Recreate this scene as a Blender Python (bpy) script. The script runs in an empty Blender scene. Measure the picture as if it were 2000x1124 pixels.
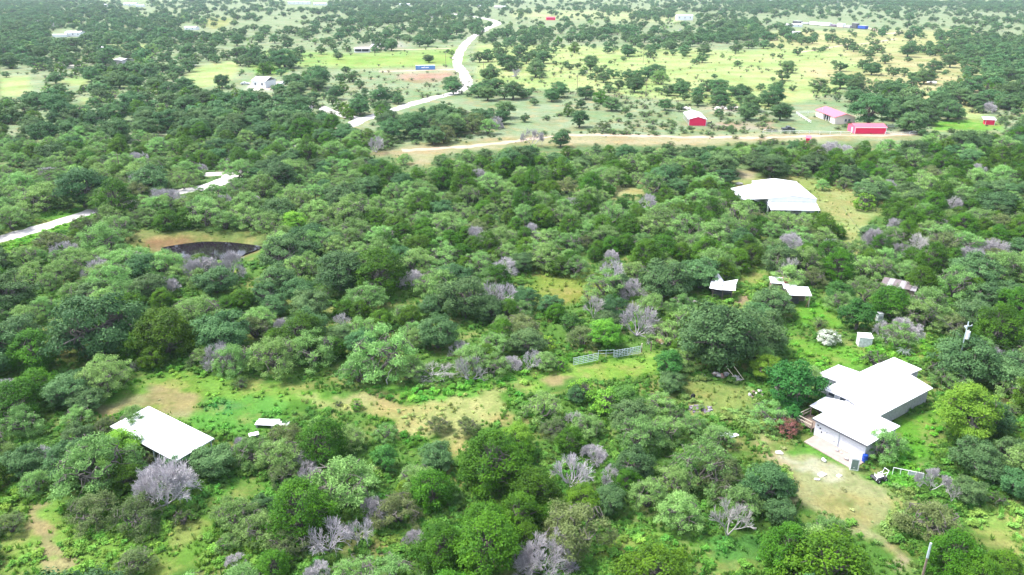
import bpy, bmesh, math, random
import numpy as np
from mathutils import Vector, Matrix

S = bpy.context.scene
C = S.collection
R = random.Random(11)
rs = np.random.RandomState(5)
PI = math.pi

# ------------------------------------------------------------------ camera
CH = 54.0
PITCH = math.radians(22.03)
FOC = 1500.0
cam_d = bpy.data.cameras.new('camera')
cam_d.sensor_width = 36.0
cam_d.lens = 36.0 * FOC / 2000.0
cam_d.clip_end = 30000
cam_d.clip_start = 0.5
cam = bpy.data.objects.new('camera', cam_d)
C.objects.link(cam)
cam.location = (0, 0, CH)
cam.rotation_euler = (PI / 2 - PITCH, 0, 0)
S.camera = cam

# ------------------------------------------------------------------ light
SUN_EL, SUN_AZ, SUN_STR = math.radians(60), math.radians(-75), 1.5
W = bpy.data.worlds.new('World')
S.world = W
W.use_nodes = True
wn = W.node_tree.nodes
wl = W.node_tree.links
sky = wn.new('ShaderNodeTexSky')
sky.sky_type = 'NISHITA'
sky.sun_disc = False
sky.sun_elevation = SUN_EL
sky.sun_rotation = SUN_AZ
sky.air_density = 1.0
sky.dust_density = 2.5
sky.ozone_density = 1.0
hs = wn.new('ShaderNodeHueSaturation')
hs.inputs['Saturation'].default_value = 0.62
wl.new(sky.outputs[0], hs.inputs['Color'])
wl.new(hs.outputs[0], wn['Background'].inputs['Color'])
wn['Background'].inputs['Strength'].default_value = 0.12
sd = bpy.data.lights.new('sun', 'SUN')
sd.energy = SUN_STR
sd.angle = math.radians(10)
sd.color = (1.0, 0.985, 0.95)
sun = bpy.data.objects.new('sun', sd)
C.objects.link(sun)
# the sun stands ahead of the camera and a little to its left, high up behind thin cloud
sdir = Vector((math.sin(SUN_AZ) * math.cos(SUN_EL), math.cos(SUN_AZ) * math.cos(SUN_EL), math.sin(SUN_EL)))
sun.rotation_euler = (-sdir).to_track_quat('-Z', 'Y').to_euler()
sun.location = (0, 0, 300)
S.view_settings.view_transform = 'Standard'
S.view_settings.look = 'None'
S.view_settings.gamma = 1
S.view_settings.use_curve_mapping = False
S.view_settings.exposure = 2.12
S.render.engine = 'CYCLES'
S.cycles.max_bounces = 5
S.cycles.diffuse_bounces = 3
S.cycles.transmission_bounces = 2
S.cycles.volume_bounces = 0
S.cycles.use_denoising = True

# ------------------------------------------------------------------ measuring helpers (photo pixel -> ground)
HAZE = .00008
cp, sp = math.cos(PITCH), math.sin(PITCH)
def P(u, v, z=0.0):
    dy = cp + (562 - v) / FOC * sp
    dz = -sp + (562 - v) / FOC * cp
    t = (z - CH) / dz
    return ((u - 1000) / FOC * t, dy * t)
def proj(x, y, z):
    zz = z - CH
    dep = y * cp - zz * sp
    return 1000 + FOC * x / dep, 562 - FOC * (y * sp + zz * cp) / dep, dep
def scale_at(x, y, z=0):
    return FOC / (y * cp - (z - CH) * sp)

def srgb(r, g, b):
    f = lambda c: (c / 255 / 12.92) if c / 255 <= 0.04045 else ((c / 255 + 0.055) / 1.055) ** 2.4
    return (f(r), f(g), f(b))

# ------------------------------------------------------------------ materials
def nt(m):
    return m.node_tree.nodes, m.node_tree.links
def mat(name, col, rough=0.8, bump=0.0, bscale=20.0, var=0.12, vscale=3.0, metal=0.0, spec=0.3):
    m = bpy.data.materials.new(name)
    m.use_nodes = True
    n, l = nt(m)
    b = n['Principled BSDF']
    b.inputs['Roughness'].default_value = rough
    b.inputs['Metallic'].default_value = metal
    b.inputs['Specular IOR Level'].default_value = spec
    tc = n.new('ShaderNodeTexCoord')
    no = n.new('ShaderNodeTexNoise')
    no.inputs['Scale'].default_value = vscale
    no.inputs['Detail'].default_value = 6
    l.new(tc.outputs['Object'], no.inputs['Vector'])
    mr = n.new('ShaderNodeMapRange')
    mr.inputs['From Min'].default_value = 0.25
    mr.inputs['From Max'].default_value = 0.75
    mr.inputs['To Min'].default_value = 1 - var
    mr.inputs['To Max'].default_value = 1 + var
    l.new(no.outputs['Fac'], mr.inputs['Value'])
    mx = n.new('ShaderNodeVectorMath')
    mx.operation = 'SCALE'
    mx.inputs[0].default_value = col
    l.new(mr.outputs[0], mx.inputs['Scale'])
    l.new(mx.outputs[0], b.inputs['Base Color'])
    if bump:
        n2 = n.new('ShaderNodeTexNoise')
        n2.inputs['Scale'].default_value = bscale
        n2.inputs['Detail'].default_value = 5
        l.new(tc.outputs['Object'], n2.inputs['Vector'])
        bp = n.new('ShaderNodeBump')
        bp.inputs['Strength'].default_value = bump
        bp.inputs['Distance'].default_value = 0.05
        l.new(n2.outputs['Fac'], bp.inputs['Height'])
        l.new(bp.outputs[0], b.inputs['Normal'])
    return m

def leaf_mat(name, col, col2, hv=0.03, vv=0.25, trans=0.25, rough=0.55, instancer=False):
    """foliage: per-leaf tone (attribute) mixes two leaf colours, every plant shifts in hue and value"""
    m = bpy.data.materials.new(name)
    m.use_nodes = True
    n, l = nt(m)
    b = n['Principled BSDF']
    out = n['Material Output']
    at = n.new('ShaderNodeAttribute')
    at.attribute_name = 'tone'
    mixc = n.new('ShaderNodeMix')
    mixc.data_type = 'RGBA'
    mixc.inputs['A'].default_value = (*col, 1)
    mixc.inputs['B'].default_value = (*col2, 1)
    l.new(at.outputs['Fac'], mixc.inputs['Factor'])
    src = mixc.outputs['Result']
    if instancer:
        ai = n.new('ShaderNodeAttribute')
        ai.attribute_type = 'INSTANCER'
        ai.attribute_name = 'tint'
        m2 = n.new('ShaderNodeMix')
        m2.data_type = 'RGBA'
        m2.blend_type = 'MULTIPLY'
        m2.inputs['Factor'].default_value = 1
        l.new(src, m2.inputs['A'])
        l.new(ai.outputs['Color'], m2.inputs['B'])
        src = m2.outputs['Result']
    oi = n.new('ShaderNodeObjectInfo')
    h = n.new('ShaderNodeHueSaturation')
    mh = n.new('ShaderNodeMapRange')
    mh.inputs['To Min'].default_value = 0.5 - hv
    mh.inputs['To Max'].default_value = 0.5 + hv * 0.5
    l.new(oi.outputs['Random'], mh.inputs['Value'])
    l.new(mh.outputs[0], h.inputs['Hue'])
    wnz = n.new('ShaderNodeTexWhiteNoise')
    wnz.noise_dimensions = '1D'
    l.new(oi.outputs['Random'], wnz.inputs['W'])
    mv = n.new('ShaderNodeMapRange')
    mv.inputs['To Min'].default_value = 1 - vv
    mv.inputs['To Max'].default_value = 1 + vv
    l.new(wnz.outputs['Value'], mv.inputs['Value'])
    l.new(mv.outputs[0], h.inputs['Value'])
    l.new(src, h.inputs['Color'])
    l.new(h.outputs[0], b.inputs['Base Color'])
    b.inputs['Roughness'].default_value = rough
    b.inputs['Specular IOR Level'].default_value = 0.12
    if trans:
        tr = n.new('ShaderNodeBsdfTranslucent')
        l.new(h.outputs[0], tr.inputs['Color'])
        ms = n.new('ShaderNodeMixShader')
        ms.inputs['Fac'].default_value = trans
        l.new(b.outputs[0], ms.inputs[1])
        l.new(tr.outputs[0], ms.inputs[2])
        l.new(ms.outputs[0], out.inputs['Surface'])
    return m

M = {}
M['oak'] = leaf_mat('oak_leaves', (.038, .108, .035), (.125, .245, .086))
M['mesq'] = leaf_mat('mesquite_leaves', (.125, .26, .065), (.29, .49, .15), hv=.02, trans=.35)
M['juni'] = leaf_mat('juniper_leaves', (.022, .082, .006), (.085, .215, .010), hv=.02)
M['lime'] = leaf_mat('lime_leaves', (.09, .26, .025), (.23, .44, .05), trans=.4)
M['vivid'] = leaf_mat('vivid_leaves', (.03, .13, .03), (.09, .27, .05), trans=.3)
M['flower'] = leaf_mat('flowering_leaves', (.10, .20, .05), (.85, .85, .78), hv=.01, vv=.05)
M['rust'] = leaf_mat('rust_leaves', (.10, .09, .03), (.28, .10, .10), hv=.01, vv=.1)
M['olive'] = leaf_mat('olive_leaves', (.09, .15, .045), (.20, .27, .10), trans=.3)
M['shrub'] = leaf_mat('shrub_leaves', (.05, .12, .03), (.12, .23, .06))
M['weed'] = leaf_mat('weed_leaves', (1.1, 1.2, 1.0), (1.65, 1.75, 1.4), hv=.02, vv=.25, trans=.3, instancer=True)
M['bark'] = mat('bark', (.12, .105, .095), .9, .6, 12, .3, 4)
M['deadwood'] = leaf_mat('dead_twigs', (.29, .265, .28), (.56, .53, .55), hv=.02, vv=.18, trans=0.0, rough=.9)
M['deadwhite'] = leaf_mat('bleached_wood', (.30, .285, .27), (.48, .46, .44), hv=.01, vv=.1, trans=0.0, rough=.9)
M['white'] = mat('white_painted_metal', (.80, .80, .82), .5, .05, 3, .05, 1.2)
M['whiteroof'] = mat('white_roof_metal', (.60, .60, .63), .5, .1, 2, .16, .9)
M['oldmetal'] = mat('weathered_sheet_metal', (.45, .45, .47), .6, .25, 6, .25, 2, .2)
M['galv'] = mat('galvanised_tube', (.50, .57, .62), .4, 0, 5, .1, 6, .3)
M['whitewall'] = mat('white_brick_paint', (.60, .60, .65), .8, .5, 14, .18, 9)
M['greywall'] = mat('grey_block_wall', (.42, .40, .43), .85, .4, 9, .22, 3)
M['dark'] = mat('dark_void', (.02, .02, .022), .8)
M['darkgrey'] = mat('dark_grey', (.07, .07, .08), .6)
M['red'] = mat('red_metal_siding', (.72, .015, .09), .5, .05, 4, .05)
M['pinkroof'] = mat('sheen_pink_red', (.66, .12, .17), .45, .05, 4, .07)  # red lightened towards pink: overexposed sheen of the roofs put into the colour
M['cream'] = mat('cream_wall', (.75, .66, .60), .8, .1, 8, .06)
M['blue'] = mat('blue_container_paint', (.10, .24, .52), .5, .1, 3, .15)
M['bluedrum'] = mat('blue_plastic', (.015, .06, .35), .4)
M['wood'] = mat('weathered_wood', (.20, .15, .12), .9, .5, 15, .3, 6)
M['palewood'] = mat('pale_wood', (.55, .48, .38), .8, .2, 15, .15, 6)
M['rubber'] = mat('rubber', (.02, .02, .022), .7)
M['rock'] = mat('limestone', (.50, .46, .42), .9, .5, 8, .25, 5)
M['greyrock'] = mat('grey_stone', (.30, .29, .29), .9, .5, 8, .25, 5)
M['concrete'] = mat('concrete', (.31, .25, .22), .9, .2, 8, .15, 1.5)
M['ash'] = mat('burnt_rubbish', (.16, .13, .16), .95, .8, 10, .5, 9)
M['redsoil'] = mat('red_soil', (.42, .22, .17), .95, .6, 6, .2, 3)
M['glass'] = mat('window_glass', (.05, .06, .08), .1, spec=.6)
M['carpaint'] = mat('dark_car_paint', (.03, .035, .045), .3, spec=.6)
M['silver'] = mat('silver_car_paint', (.55, .57, .60), .35, spec=.5)
M['purple'] = mat('purple_tarp', (.17, .12, .18), .6)
M['road'] = mat('caliche_road', (.50, .46, .44), .95, .4, 1.2, .28, .22)
M['track'] = mat('dirt_track', (.36, .275, .20), .95, .5, 1.5, .28, .22)

# pond water: dark, mirror-like, a little murky
wm = bpy.data.materials.new('pond_water')
wm.use_nodes = True
n, l = nt(wm)
b = n['Principled BSDF']
b.inputs['Base Color'].default_value = (.012, .008, .012, 1)
b.inputs['Roughness'].default_value = .06
b.inputs['IOR'].default_value = 1.33
tc = n.new('ShaderNodeTexCoord')
nz = n.new('ShaderNodeTexNoise')
nz.inputs['Scale'].default_value = 1.5
l.new(tc.outputs['Object'], nz.inputs['Vector'])
bp = n.new('ShaderNodeBump')
bp.inputs['Strength'].default_value = .12
l.new(nz.outputs['Fac'], bp.inputs['Height'])
l.new(bp.outputs[0], b.inputs['Normal'])
M['water'] = wm

# ground: zone colour stored on the mesh (what grows or lies there), grain from noise
gm = bpy.data.materials.new('ground_cover')
gm.use_nodes = True
n, l = nt(gm)
b = n['Principled BSDF']
b.inputs['Roughness'].default_value = .95
b.inputs['Specular IOR Level'].default_value = .1
at = n.new('ShaderNodeAttribute')
at.attribute_name = 'zone'
geo = n.new('ShaderNodeNewGeometry')
def noise(scale, detail=6, rough=.6):
    q = n.new('ShaderNodeTexNoise')
    q.inputs['Scale'].default_value = scale
    q.inputs['Detail'].default_value = detail
    q.inputs['Roughness'].default_value = rough
    l.new(geo.outputs['Position'], q.inputs['Vector'])
    return q
def maprange(sock, a, b_, c, d):
    q = n.new('ShaderNodeMapRange')
    for k, x in zip(('From Min', 'From Max', 'To Min', 'To Max'), (a, b_, c, d)):
        q.inputs[k].default_value = x
    l.new(sock, q.inputs['Value'])
    return q.outputs[0]
n1, n2_, n3 = noise(2.2, 7, .7), noise(.18, 5), noise(.035, 4)
straw = n.new('ShaderNodeMix')
straw.data_type = 'RGBA'
straw.inputs['B'].default_value = (.36, .32, .15, 1)
l.new(maprange(n2_.outputs['Fac'], .5, .72, 0, .55), straw.inputs['Factor'])
l.new(at.outputs['Color'], straw.inputs['A'])
lush = n.new('ShaderNodeMix')
lush.data_type = 'RGBA'
lush.blend_type = 'MULTIPLY'
lush.inputs['B'].default_value = (.62, .80, .55, 1)
l.new(maprange(n3.outputs['Fac'], .42, .62, 0, .8), lush.inputs['Factor'])
l.new(straw.outputs['Result'], lush.inputs['A'])
sc_ = n.new('ShaderNodeVectorMath')
sc_.operation = 'SCALE'
l.new(lush.outputs['Result'], sc_.inputs[0])
l.new(maprange(n1.outputs['Fac'], .3, .7, .62, 1.32), sc_.inputs['Scale'])
n4, n5 = noise(.55, 8, .72), noise(.09, 7, .65)
dk = n.new('ShaderNodeMix')
dk.data_type = 'RGBA'
dk.blend_type = 'MULTIPLY'
dk.inputs['B'].default_value = (.42, .60, .40, 1)
l.new(maprange(n4.outputs['Fac'], .50, .66, 0, .75), dk.inputs['Factor'])
l.new(sc_.outputs[0], dk.inputs['A'])
ol = n.new('ShaderNodeMix')
ol.data_type = 'RGBA'
ol.blend_type = 'MULTIPLY'
ol.inputs['B'].default_value = (.95, .78, .75, 1)
l.new(maprange(n5.outputs['Fac'], .46, .58, 0, .8), ol.inputs['Factor'])
l.new(dk.outputs['Result'], ol.inputs['A'])
l.new(ol.outputs['Result'], b.inputs['Base Color'])
bp = n.new('ShaderNodeBump')
bp.inputs['Strength'].default_value = .8
bp.inputs['Distance'].default_value = .25
l.new(n1.outputs['Fac'], bp.inputs['Height'])
l.new(bp.outputs[0], b.inputs['Normal'])
M['ground'] = gm

# ------------------------------------------------------------------ object helpers
def tag(o, label=None, cat=None, group=None, kind=None):
    if label: o['label'] = label
    if cat: o['category'] = cat
    if group: o['group'] = group
    if kind: o['kind'] = kind
    return o
def obj(name, me, parent=None):
    o = bpy.data.objects.new(name, me)
    C.objects.link(o)
    if parent: o.parent = parent
    return o
def thing(name, label, cat, loc, rz=0.0, group=None):
    o = bpy.data.objects.new(name, None)
    o.empty_display_size = .5
    C.objects.link(o)
    o.location = (loc[0], loc[1], loc[2] if len(loc) > 2 else 0)
    o.rotation_euler = (0, 0, rz)
    return tag(o, label, cat, group)

class MB:
    def __init__(s):
        s.v, s.f = [], []
    def poly(s, pts):
        k = len(s.v)
        s.v += [tuple(q) for q in pts]
        s.f.append(tuple(range(k, k + len(pts))))
        return s
    def hexa(s, b4, t4):
        k = len(s.v)
        s.v += [tuple(q) for q in b4] + [tuple(q) for q in t4]
        s.f += [(k + 3, k + 2, k + 1, k), (k + 4, k + 5, k + 6, k + 7)]
        for i in range(4):
            j = (i + 1) % 4
            s.f.append((k + i, k + j, k + 4 + j, k + 4 + i))
        return s
    def box(s, x0, x1, y0, y1, z0, z1):
        return s.hexa([(x0, y0, z0), (x1, y0, z0), (x1, y1, z0), (x0, y1, z0)], [(x0, y0, z1), (x1, y0, z1), (x1, y1, z1), (x0, y1, z1)])
    def slab(s, quad, t):
        """a sheet of thickness t under four corner points"""
        q = [Vector(a) for a in quad]
        nrm = (q[1] - q[0]).cross(q[3] - q[0]).normalized()
        if nrm.z < 0: nrm = -nrm; q = [q[0], q[3], q[2], q[1]]
        return s.hexa([a - nrm * t for a in q], q)
    def tube(s, a, b, r0, r1=None, n=6):
        r1 = r0 if r1 is None else r1
        a, b = Vector(a), Vector(b)
        d = (b - a).normalized()
        u = d.orthogonal().normalized()
        w = d.cross(u)
        k = len(s.v)
        for c, r in ((a, r0), (b, r1)):
            for i in range(n):
                th = 2 * PI * i / n
                s.v.append(tuple(c + u * r * math.cos(th) + w * r * math.sin(th)))
        for i in range(n):
            j = (i + 1) % n
            s.f.append((k + i, k + j, k + n + j, k + n + i))
        s.f.append(tuple(k + i for i in range(n))[::-1])
        s.f.append(tuple(k + n + i for i in range(n)))
        return s
    def prism(s, prof, y0, y1):
        """profile in the x-z plane, extruded along y"""
        k, m = len(s.v), len(prof)
        for y in (y0, y1):
            s.v += [(x, y, z) for x, z in prof]
        for i in range(m):
            j = (i + 1) % m
            s.f.append((k + i, k + j, k + m + j, k + m + i))
        s.f.append(tuple(k + i for i in range(m))[::-1])
        s.f.append(tuple(k + m + i for i in range(m)))
        return s
    def blob(s, c, r, seed=0, rough=.25):
        bm = bmesh.new()
        bmesh.ops.create_icosphere(bm, subdivisions=1, radius=1)
        rr = random.Random(seed)
        k = len(s.v)
        for v in bm.verts:
            q = 1 + rr.uniform(-rough, rough)
            s.v.append((c[0] + v.co.x * r[0] * q, c[1] + v.co.y * r[1] * q, c[2] + v.co.z * r[2] * q))
        for f in bm.faces:
            s.f.append(tuple(k + v.index for v in f.verts))
        bm.free()
        return s
    def mesh(s, name, m):
        me = bpy.data.meshes.new(name)
        me.from_pydata(s.v, [], s.f)
        bm = bmesh.new()
        bm.from_mesh(me)
        bmesh.ops.recalc_face_normals(bm, faces=bm.faces)
        bm.to_mesh(me)
        bm.free()
        me.materials.append(M[m] if isinstance(m, str) else m)
        return me
    def build(s, name, m, parent=None):
        return obj(name, s.mesh(name, m), parent)

def np_mesh(name, verts, quads, mats, midx=None, tone=None):
    """fast mesh of quads (numpy)"""
    me = bpy.data.meshes.new(name)
    nv, nf = len(verts), len(quads)
    me.vertices.add(nv)
    me.vertices.foreach_set('co', np.asarray(verts, np.float32).ravel())
    me.loops.add(nf * 4)
    me.loops.foreach_set('vertex_index', np.asarray(quads, np.int32).ravel())
    me.polygons.add(nf)
    me.polygons.foreach_set('loop_start', np.arange(0, nf * 4, 4, dtype=np.int32))
    try: me.polygons.foreach_set('loop_total', np.full(nf, 4, np.int32))
    except Exception: pass
    for m in mats: me.materials.append(M[m])
    if midx is not None: me.polygons.foreach_set('material_index', np.asarray(midx, np.int32))
    if tone is not None:
        a = me.attributes.new('tone', 'FLOAT', 'FACE')
        a.data.foreach_set('value', np.asarray(tone, np.float32))
    me.update(calc_edges=True)
    return me
# ------------------------------------------------------------------ survey of the photograph: what covers the ground where
LUSH, BRIGHT, DRY, STRAW, TAN, PINK = (.10, .23, .03), (.17, .38, .045), (.33, .36, .12), (.46, .42, .20), (.46, .375, .25), (.48, .30, .24)
SAGE, YEL, WHITE, EMER, FARG = (.29, .36, .21), (.41, .50, .20), (.70, .64, .60), (.09, .36, .08), (.24, .38, .09)
GROUND_K = .62
# (outline in photo pixels, colour, is it open ground that no crown may cover)
ZONES = [
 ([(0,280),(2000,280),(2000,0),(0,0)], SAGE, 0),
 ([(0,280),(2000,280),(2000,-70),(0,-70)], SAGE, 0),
 # far fields, right
 ([(930,85),(1120,90),(1480,100),(1520,60),(1700,60),(1900,90),(1980,160),(1900,250),(1750,150),(1500,215),(1340,205),(1180,180),(930,170)], YEL, 0),
 ([(1480,62),(1900,58),(1900,90),(1680,100),(1500,92)], (.46,.46,.22), 0),
 ([(1560,130),(1860,150),(1960,205),(1900,215),(1700,175),(1600,160)], (.50,.46,.24), 0),
 ([(1640,100),(1850,105),(1960,160),(1990,190),(1940,190),(1820,150),(1660,120)], (.46,.44,.22), 0),
 ([(1000,20),(1330,22),(1330,45),(1180,40),(1000,36)], (.44,.48,.25), 0),
 ([(930,175),(1180,185),(1490,212),(1560,235),(1600,262),(1150,262),(1000,275),(930,262)], SAGE, 0),
 # far fields, left and middle
 ([(520,98),(690,104),(900,92),(915,120),(880,128),(700,134),(520,128),(470,140)], (.28,.42,.12), 0),
 ([(640,112),(880,108),(885,126),(760,130),(640,126)], (.30,.44,.10), 1),
 ([(770,146),(890,142),(875,156),(800,162)], PINK, 1),
 ([(740,134),(890,133),(890,141),(740,142)], (.52,.46,.34), 1),
 ([(700,84),(770,80),(800,92),(700,98)], (.40,.37,.34), 0),
 ([(0,152),(60,148),(60,180),(20,190),(0,185)], YEL, 1),
 ([(380,132),(430,122),(468,118),(470,135),(440,165),(390,172),(360,150)], YEL, 1),
 ([(110,155),(180,152),(170,166),(140,168)], YEL, 1),
 ([(150,192),(180,190),(170,202)], YEL, 1),
 ([(215,88),(300,84),(300,100),(215,104)], YEL, 0),
 ([(400,36),(460,34),(430,60),(400,52)], DRY, 0),
 ([(490,158),(560,158),(540,176),(480,178)], WHITE, 0),
 ([(500,132),(560,130),(560,145),(500,146)], BRIGHT, 0),
 ([(500,262),(600,262),(600,284),(500,280)], LUSH, 0),
 # tan strip with the dirt track
 ([(720,305),(735,298),(790,285),(880,278),(1000,266),(1100,262),(1300,266),(1500,262),(1790,256),(1800,270),(1500,278),(1400,284),(1200,284),(1040,284),(930,292),(850,306),(838,322),(812,324),(800,302)], (.42,.37,.22), 1),
 ([(1290,216),(1420,206),(1440,216),(1380,222)], (.52,.44,.36), 0),
 ([(1380,240),(1440,236),(1600,246),(1600,254),(1400,254)], (.44,.36,.28), 0),
 ([(1500,236),(1550,238),(1550,250),(1500,250)], PINK, 0),
 ([(1560,224),(1600,222),(1640,246),(1600,248),(1575,242)], BRIGHT, 0),
 ([(1320,214),(1392,214),(1400,250),(1326,250)], SAGE, 1),
 ([(1540,222),(1600,208),(1672,216),(1690,236),(1732,240),(1736,262),(1520,260),(1510,246)], SAGE, 1),
 ([(1810,236),(1900,232),(1960,240),(1960,256),(1830,258)], BRIGHT, 1),
 # middle distance
 ([(995,360),(1050,356),(1060,366),(1150,362),(1278,362),(1282,378),(1210,386),(1190,384),(1200,376),(1060,372),(1050,382),(1000,384)], STRAW, 0),
 ([(1206,364),(1276,364),(1274,378),(1216,384)], STRAW, 1),
 ([(1440,332),(1482,332),(1480,348),(1446,352)], TAN, 1),
 ([(1400,350),(1440,350),(1620,352),(1680,366),(1740,372),(1740,395),(1726,420),(1690,440),(1680,500),(1655,510),(1655,450),(1600,420),(1590,400)], DRY, 0),
 ([(1600,372),(1660,380),(1660,400),(1720,408),(1715,425),(1690,436),(1672,470),(1664,455),(1640,428),(1602,412)], (.36,.40,.16), 1),
 ([(1430,352),(1490,344),(1570,346),(1598,380),(1598,408),(1504,408),(1496,386),(1440,380)], DRY, 1),
 ([(235,452),(330,452),(420,448),(500,452),(515,470),(500,486),(320,492),(270,485),(230,470)], (.21,.25,.08), 0),
 ([(290,462),(420,458),(500,462),(502,484),(440,487),(350,488),(318,490),(300,480)], (.34,.22,.12), 1),
 ([(330,460),(500,458),(540,450),(640,442),(690,444),(640,456),(560,476),(510,474)], (.20,.26,.08), 0),
 ([(0,485),(60,450),(150,412),(215,400),(215,412),(160,440),(60,476),(0,500)], BRIGHT, 0),
 ([(60,440),(80,415),(170,402),(200,398),(130,424)], LUSH, 1),
 ([(870,428),(915,430),(905,442),(875,442)], DRY, 0),
 ([(1040,520),(1170,532),(1185,560),(1180,592),(1060,602),(1035,585)], (.20,.27,.05), 0),
 ([(1050,540),(1120,545),(1135,575),(1130,590),(1055,588)], (.25,.30,.06), 1),
 ([(1185,480),(1290,482),(1250,500),(1190,498)], BRIGHT, 0),
 ([(1420,505),(1500,512),(1530,540),(1500,600),(1430,612),(1405,590),(1410,560)], (.20,.34,.07), 0),
 ([(1438,520),(1475,518),(1500,535),(1490,560),(1445,550)], (.22,.34,.07), 1),
 ([(1440,576),(1462,580),(1462,598),(1446,600)], (.42,.27,.19), 1),
 ([(1560,585),(1640,600),(1640,640),(1600,645),(1555,630),(1548,600)], BRIGHT, 1),
 ([(1545,655),(1600,672),(1680,680),(1780,665),(1815,640),(1820,690),(1760,712),(1700,718),(1610,728),(1555,700)], (.17,.36,.05), 0),
 ([(1552,662),(1600,676),(1672,684),(1700,694),(1650,712),(1605,722),(1560,694)], (.18,.38,.05), 1),
 ([(1785,640),(1812,640),(1806,700),(1790,705)], BRIGHT, 1),
 # near clearings, left
 ([(140,800),(230,750),(330,715),(430,735),(550,748),(640,758),(700,770),(760,790),(860,770),(1000,730),(1110,690),(1290,680),(1320,720),(1330,745),(1230,740),(1100,745),(1040,765),(1000,790),(960,830),(900,885),(790,870),(760,850),(700,800),(600,800),(540,825),(500,850),(430,860),(290,800),(240,815),(160,820)], LUSH, 0),
 ([(170,800),(250,765),(340,722),(420,738),(560,748),(640,770),(660,778),(540,790),(530,820),(480,850),(425,850),(290,800),(230,806)], (.20,.36,.06), 1),
 ([(170,805),(260,768),(330,758),(405,770),(398,782),(352,812),(290,792),(230,810)], (.38,.34,.18), 1),
 ([(352,812),(405,784),(500,778),(555,790),(545,820),(500,848),(430,850)], (.14, .34, .06), 1),
 ([(380,800),(440,785),(480,800),(440,815)], (.11, .33, .09), 1),
 ([(640,775),(700,765),(740,775),(790,800),(860,785),(960,760),(990,762),(940,790),(985,800),(930,830),(890,825),(900,790),(840,795),(800,850),(770,845),(760,820),(700,790)], (.36,.36,.15), 1),
 ([(700,758),(860,768),(960,740),(1000,728),(1020,742),(980,756),(860,785),(800,790),(740,772)], (.12,.34,.05), 1),
 ([(860,870),(905,862),(880,895),(870,892)], DRY, 1),
 ([(590,772),(660,776),(760,792),(860,780),(985,756),(1000,768),(985,800),(930,830),(885,878),(850,850),(790,846),(740,815),(640,792),(590,795)], (.36,.38,.14), 0),
 ([(700,752),(860,764),(990,732),(1060,728),(1010,745),(880,776),(790,784)], (.15,.36,.05), 0),
 ([(1000,748),(1090,728),(1240,712),(1300,700),(1280,722),(1120,742),(1040,762)], (.26,.38,.08), 0),
 ([(1010,760),(1060,735),(1110,712),(1200,708),(1300,690),(1290,730),(1180,742),(1100,742),(1040,765)], (.22,.38,.06), 1),
 ([(1060,738),(1130,735),(1120,752),(1080,760)], (.38,.30,.15), 1),
 # near clearings, right: the drive and the house plot
 ([(1330,735),(1400,742),(1462,752),(1480,778),(1530,850),(1580,880),(1690,935),(1790,945),(1770,1010),(1730,1060),(1790,1100),(1790,1124),(1740,1090),(1650,1015),(1570,995),(1545,940),(1480,870),(1430,820),(1370,815),(1330,790)], (.24,.32,.10), 0),
 ([(1340,745),(1400,744),(1460,755),(1474,785),(1440,800),(1420,812),(1380,800),(1345,780)], (.28,.33,.10), 1),
 ([(1470,830),(1500,860),(1540,870),(1600,890),(1660,915),(1720,950),(1745,990),(1720,1040),(1700,1060),(1640,1012),(1565,985),(1540,930),(1490,865)], (.40,.38,.20), 1),
 ([(1498,872),(1530,878),(1560,888),(1600,905),(1630,915),(1622,935),(1590,930),(1560,915),(1530,905),(1512,890)], (.56,.50,.40), 1),
 ([(1690,1025),(1720,1045),(1775,1085),(1785,1100),(1768,1100),(1720,1065)], TAN, 1),
 ([(1540,860),(1600,882),(1660,910),(1700,930),(1760,915),(1800,920),(1790,960),(1720,945),(1650,915),(1590,893)], (.14,.34,.05), 0),
 ([(1770,810),(1830,800),(1845,830),(1820,900),(1800,925),(1745,915),(1700,890),(1740,840)], (.15,.36,.04), 1),
 ([(1880,1000),(1930,985),(2000,980),(2000,1124),(1960,1080),(1880,1040)], (.26,.40,.09), 1),
 ([(1960,780),(2000,785),(2000,815),(1970,805)], BRIGHT, 1),
 # bottom of the picture
 ([(1160,1040),(1300,1035),(1340,1060),(1480,1030),(1510,1050),(1500,1124),(1380,1124),(1360,1090),(1300,1060),(1240,1075),(1180,1124),(1150,1124)], (.14,.30,.05), 0),
 ([(1180,1045),(1280,1042),(1300,1055),(1240,1065),(1190,1095),(1165,1080)], (.22,.38,.07), 1),
 ([(1395,1045),(1480,1036),(1490,1090),(1440,1115),(1390,1085)], (.11,.29,.06), 1),
 ([(0,935),(50,930),(110,970),(150,1010),(260,1040),(400,1005),(470,985),(520,1080),(480,1124),(0,1124)], (.17,.31,.05), 0),
 ([(0,990),(90,985),(130,1020),(190,1050),(240,1060),(220,1124),(0,1124)], (.20,.34,.06), 1),
 ([(320,1020),(400,1010),(425,1015),(400,1060),(330,1070)], (.30,.34,.10), 1),
 ([(62,985),(84,985),(90,1030),(120,1075),(150,1110),(140,1124),(112,1124),(85,1075),(64,1035)], (.34,.30,.14), 1),
 ([(400,940),(520,930),(560,960),(500,985),(430,1000)], (.13,.30,.05), 0),
 ([(720,1050),(780,1048),(790,1070),(720,1075)], (.20,.30,.06), 1),
 ([(0,640),(60,625),(110,660),(150,700),(100,690),(60,660)], (.22,.28,.07), 0),
]
CLEAR = [z[0] for z in ZONES if z[2]]
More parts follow.
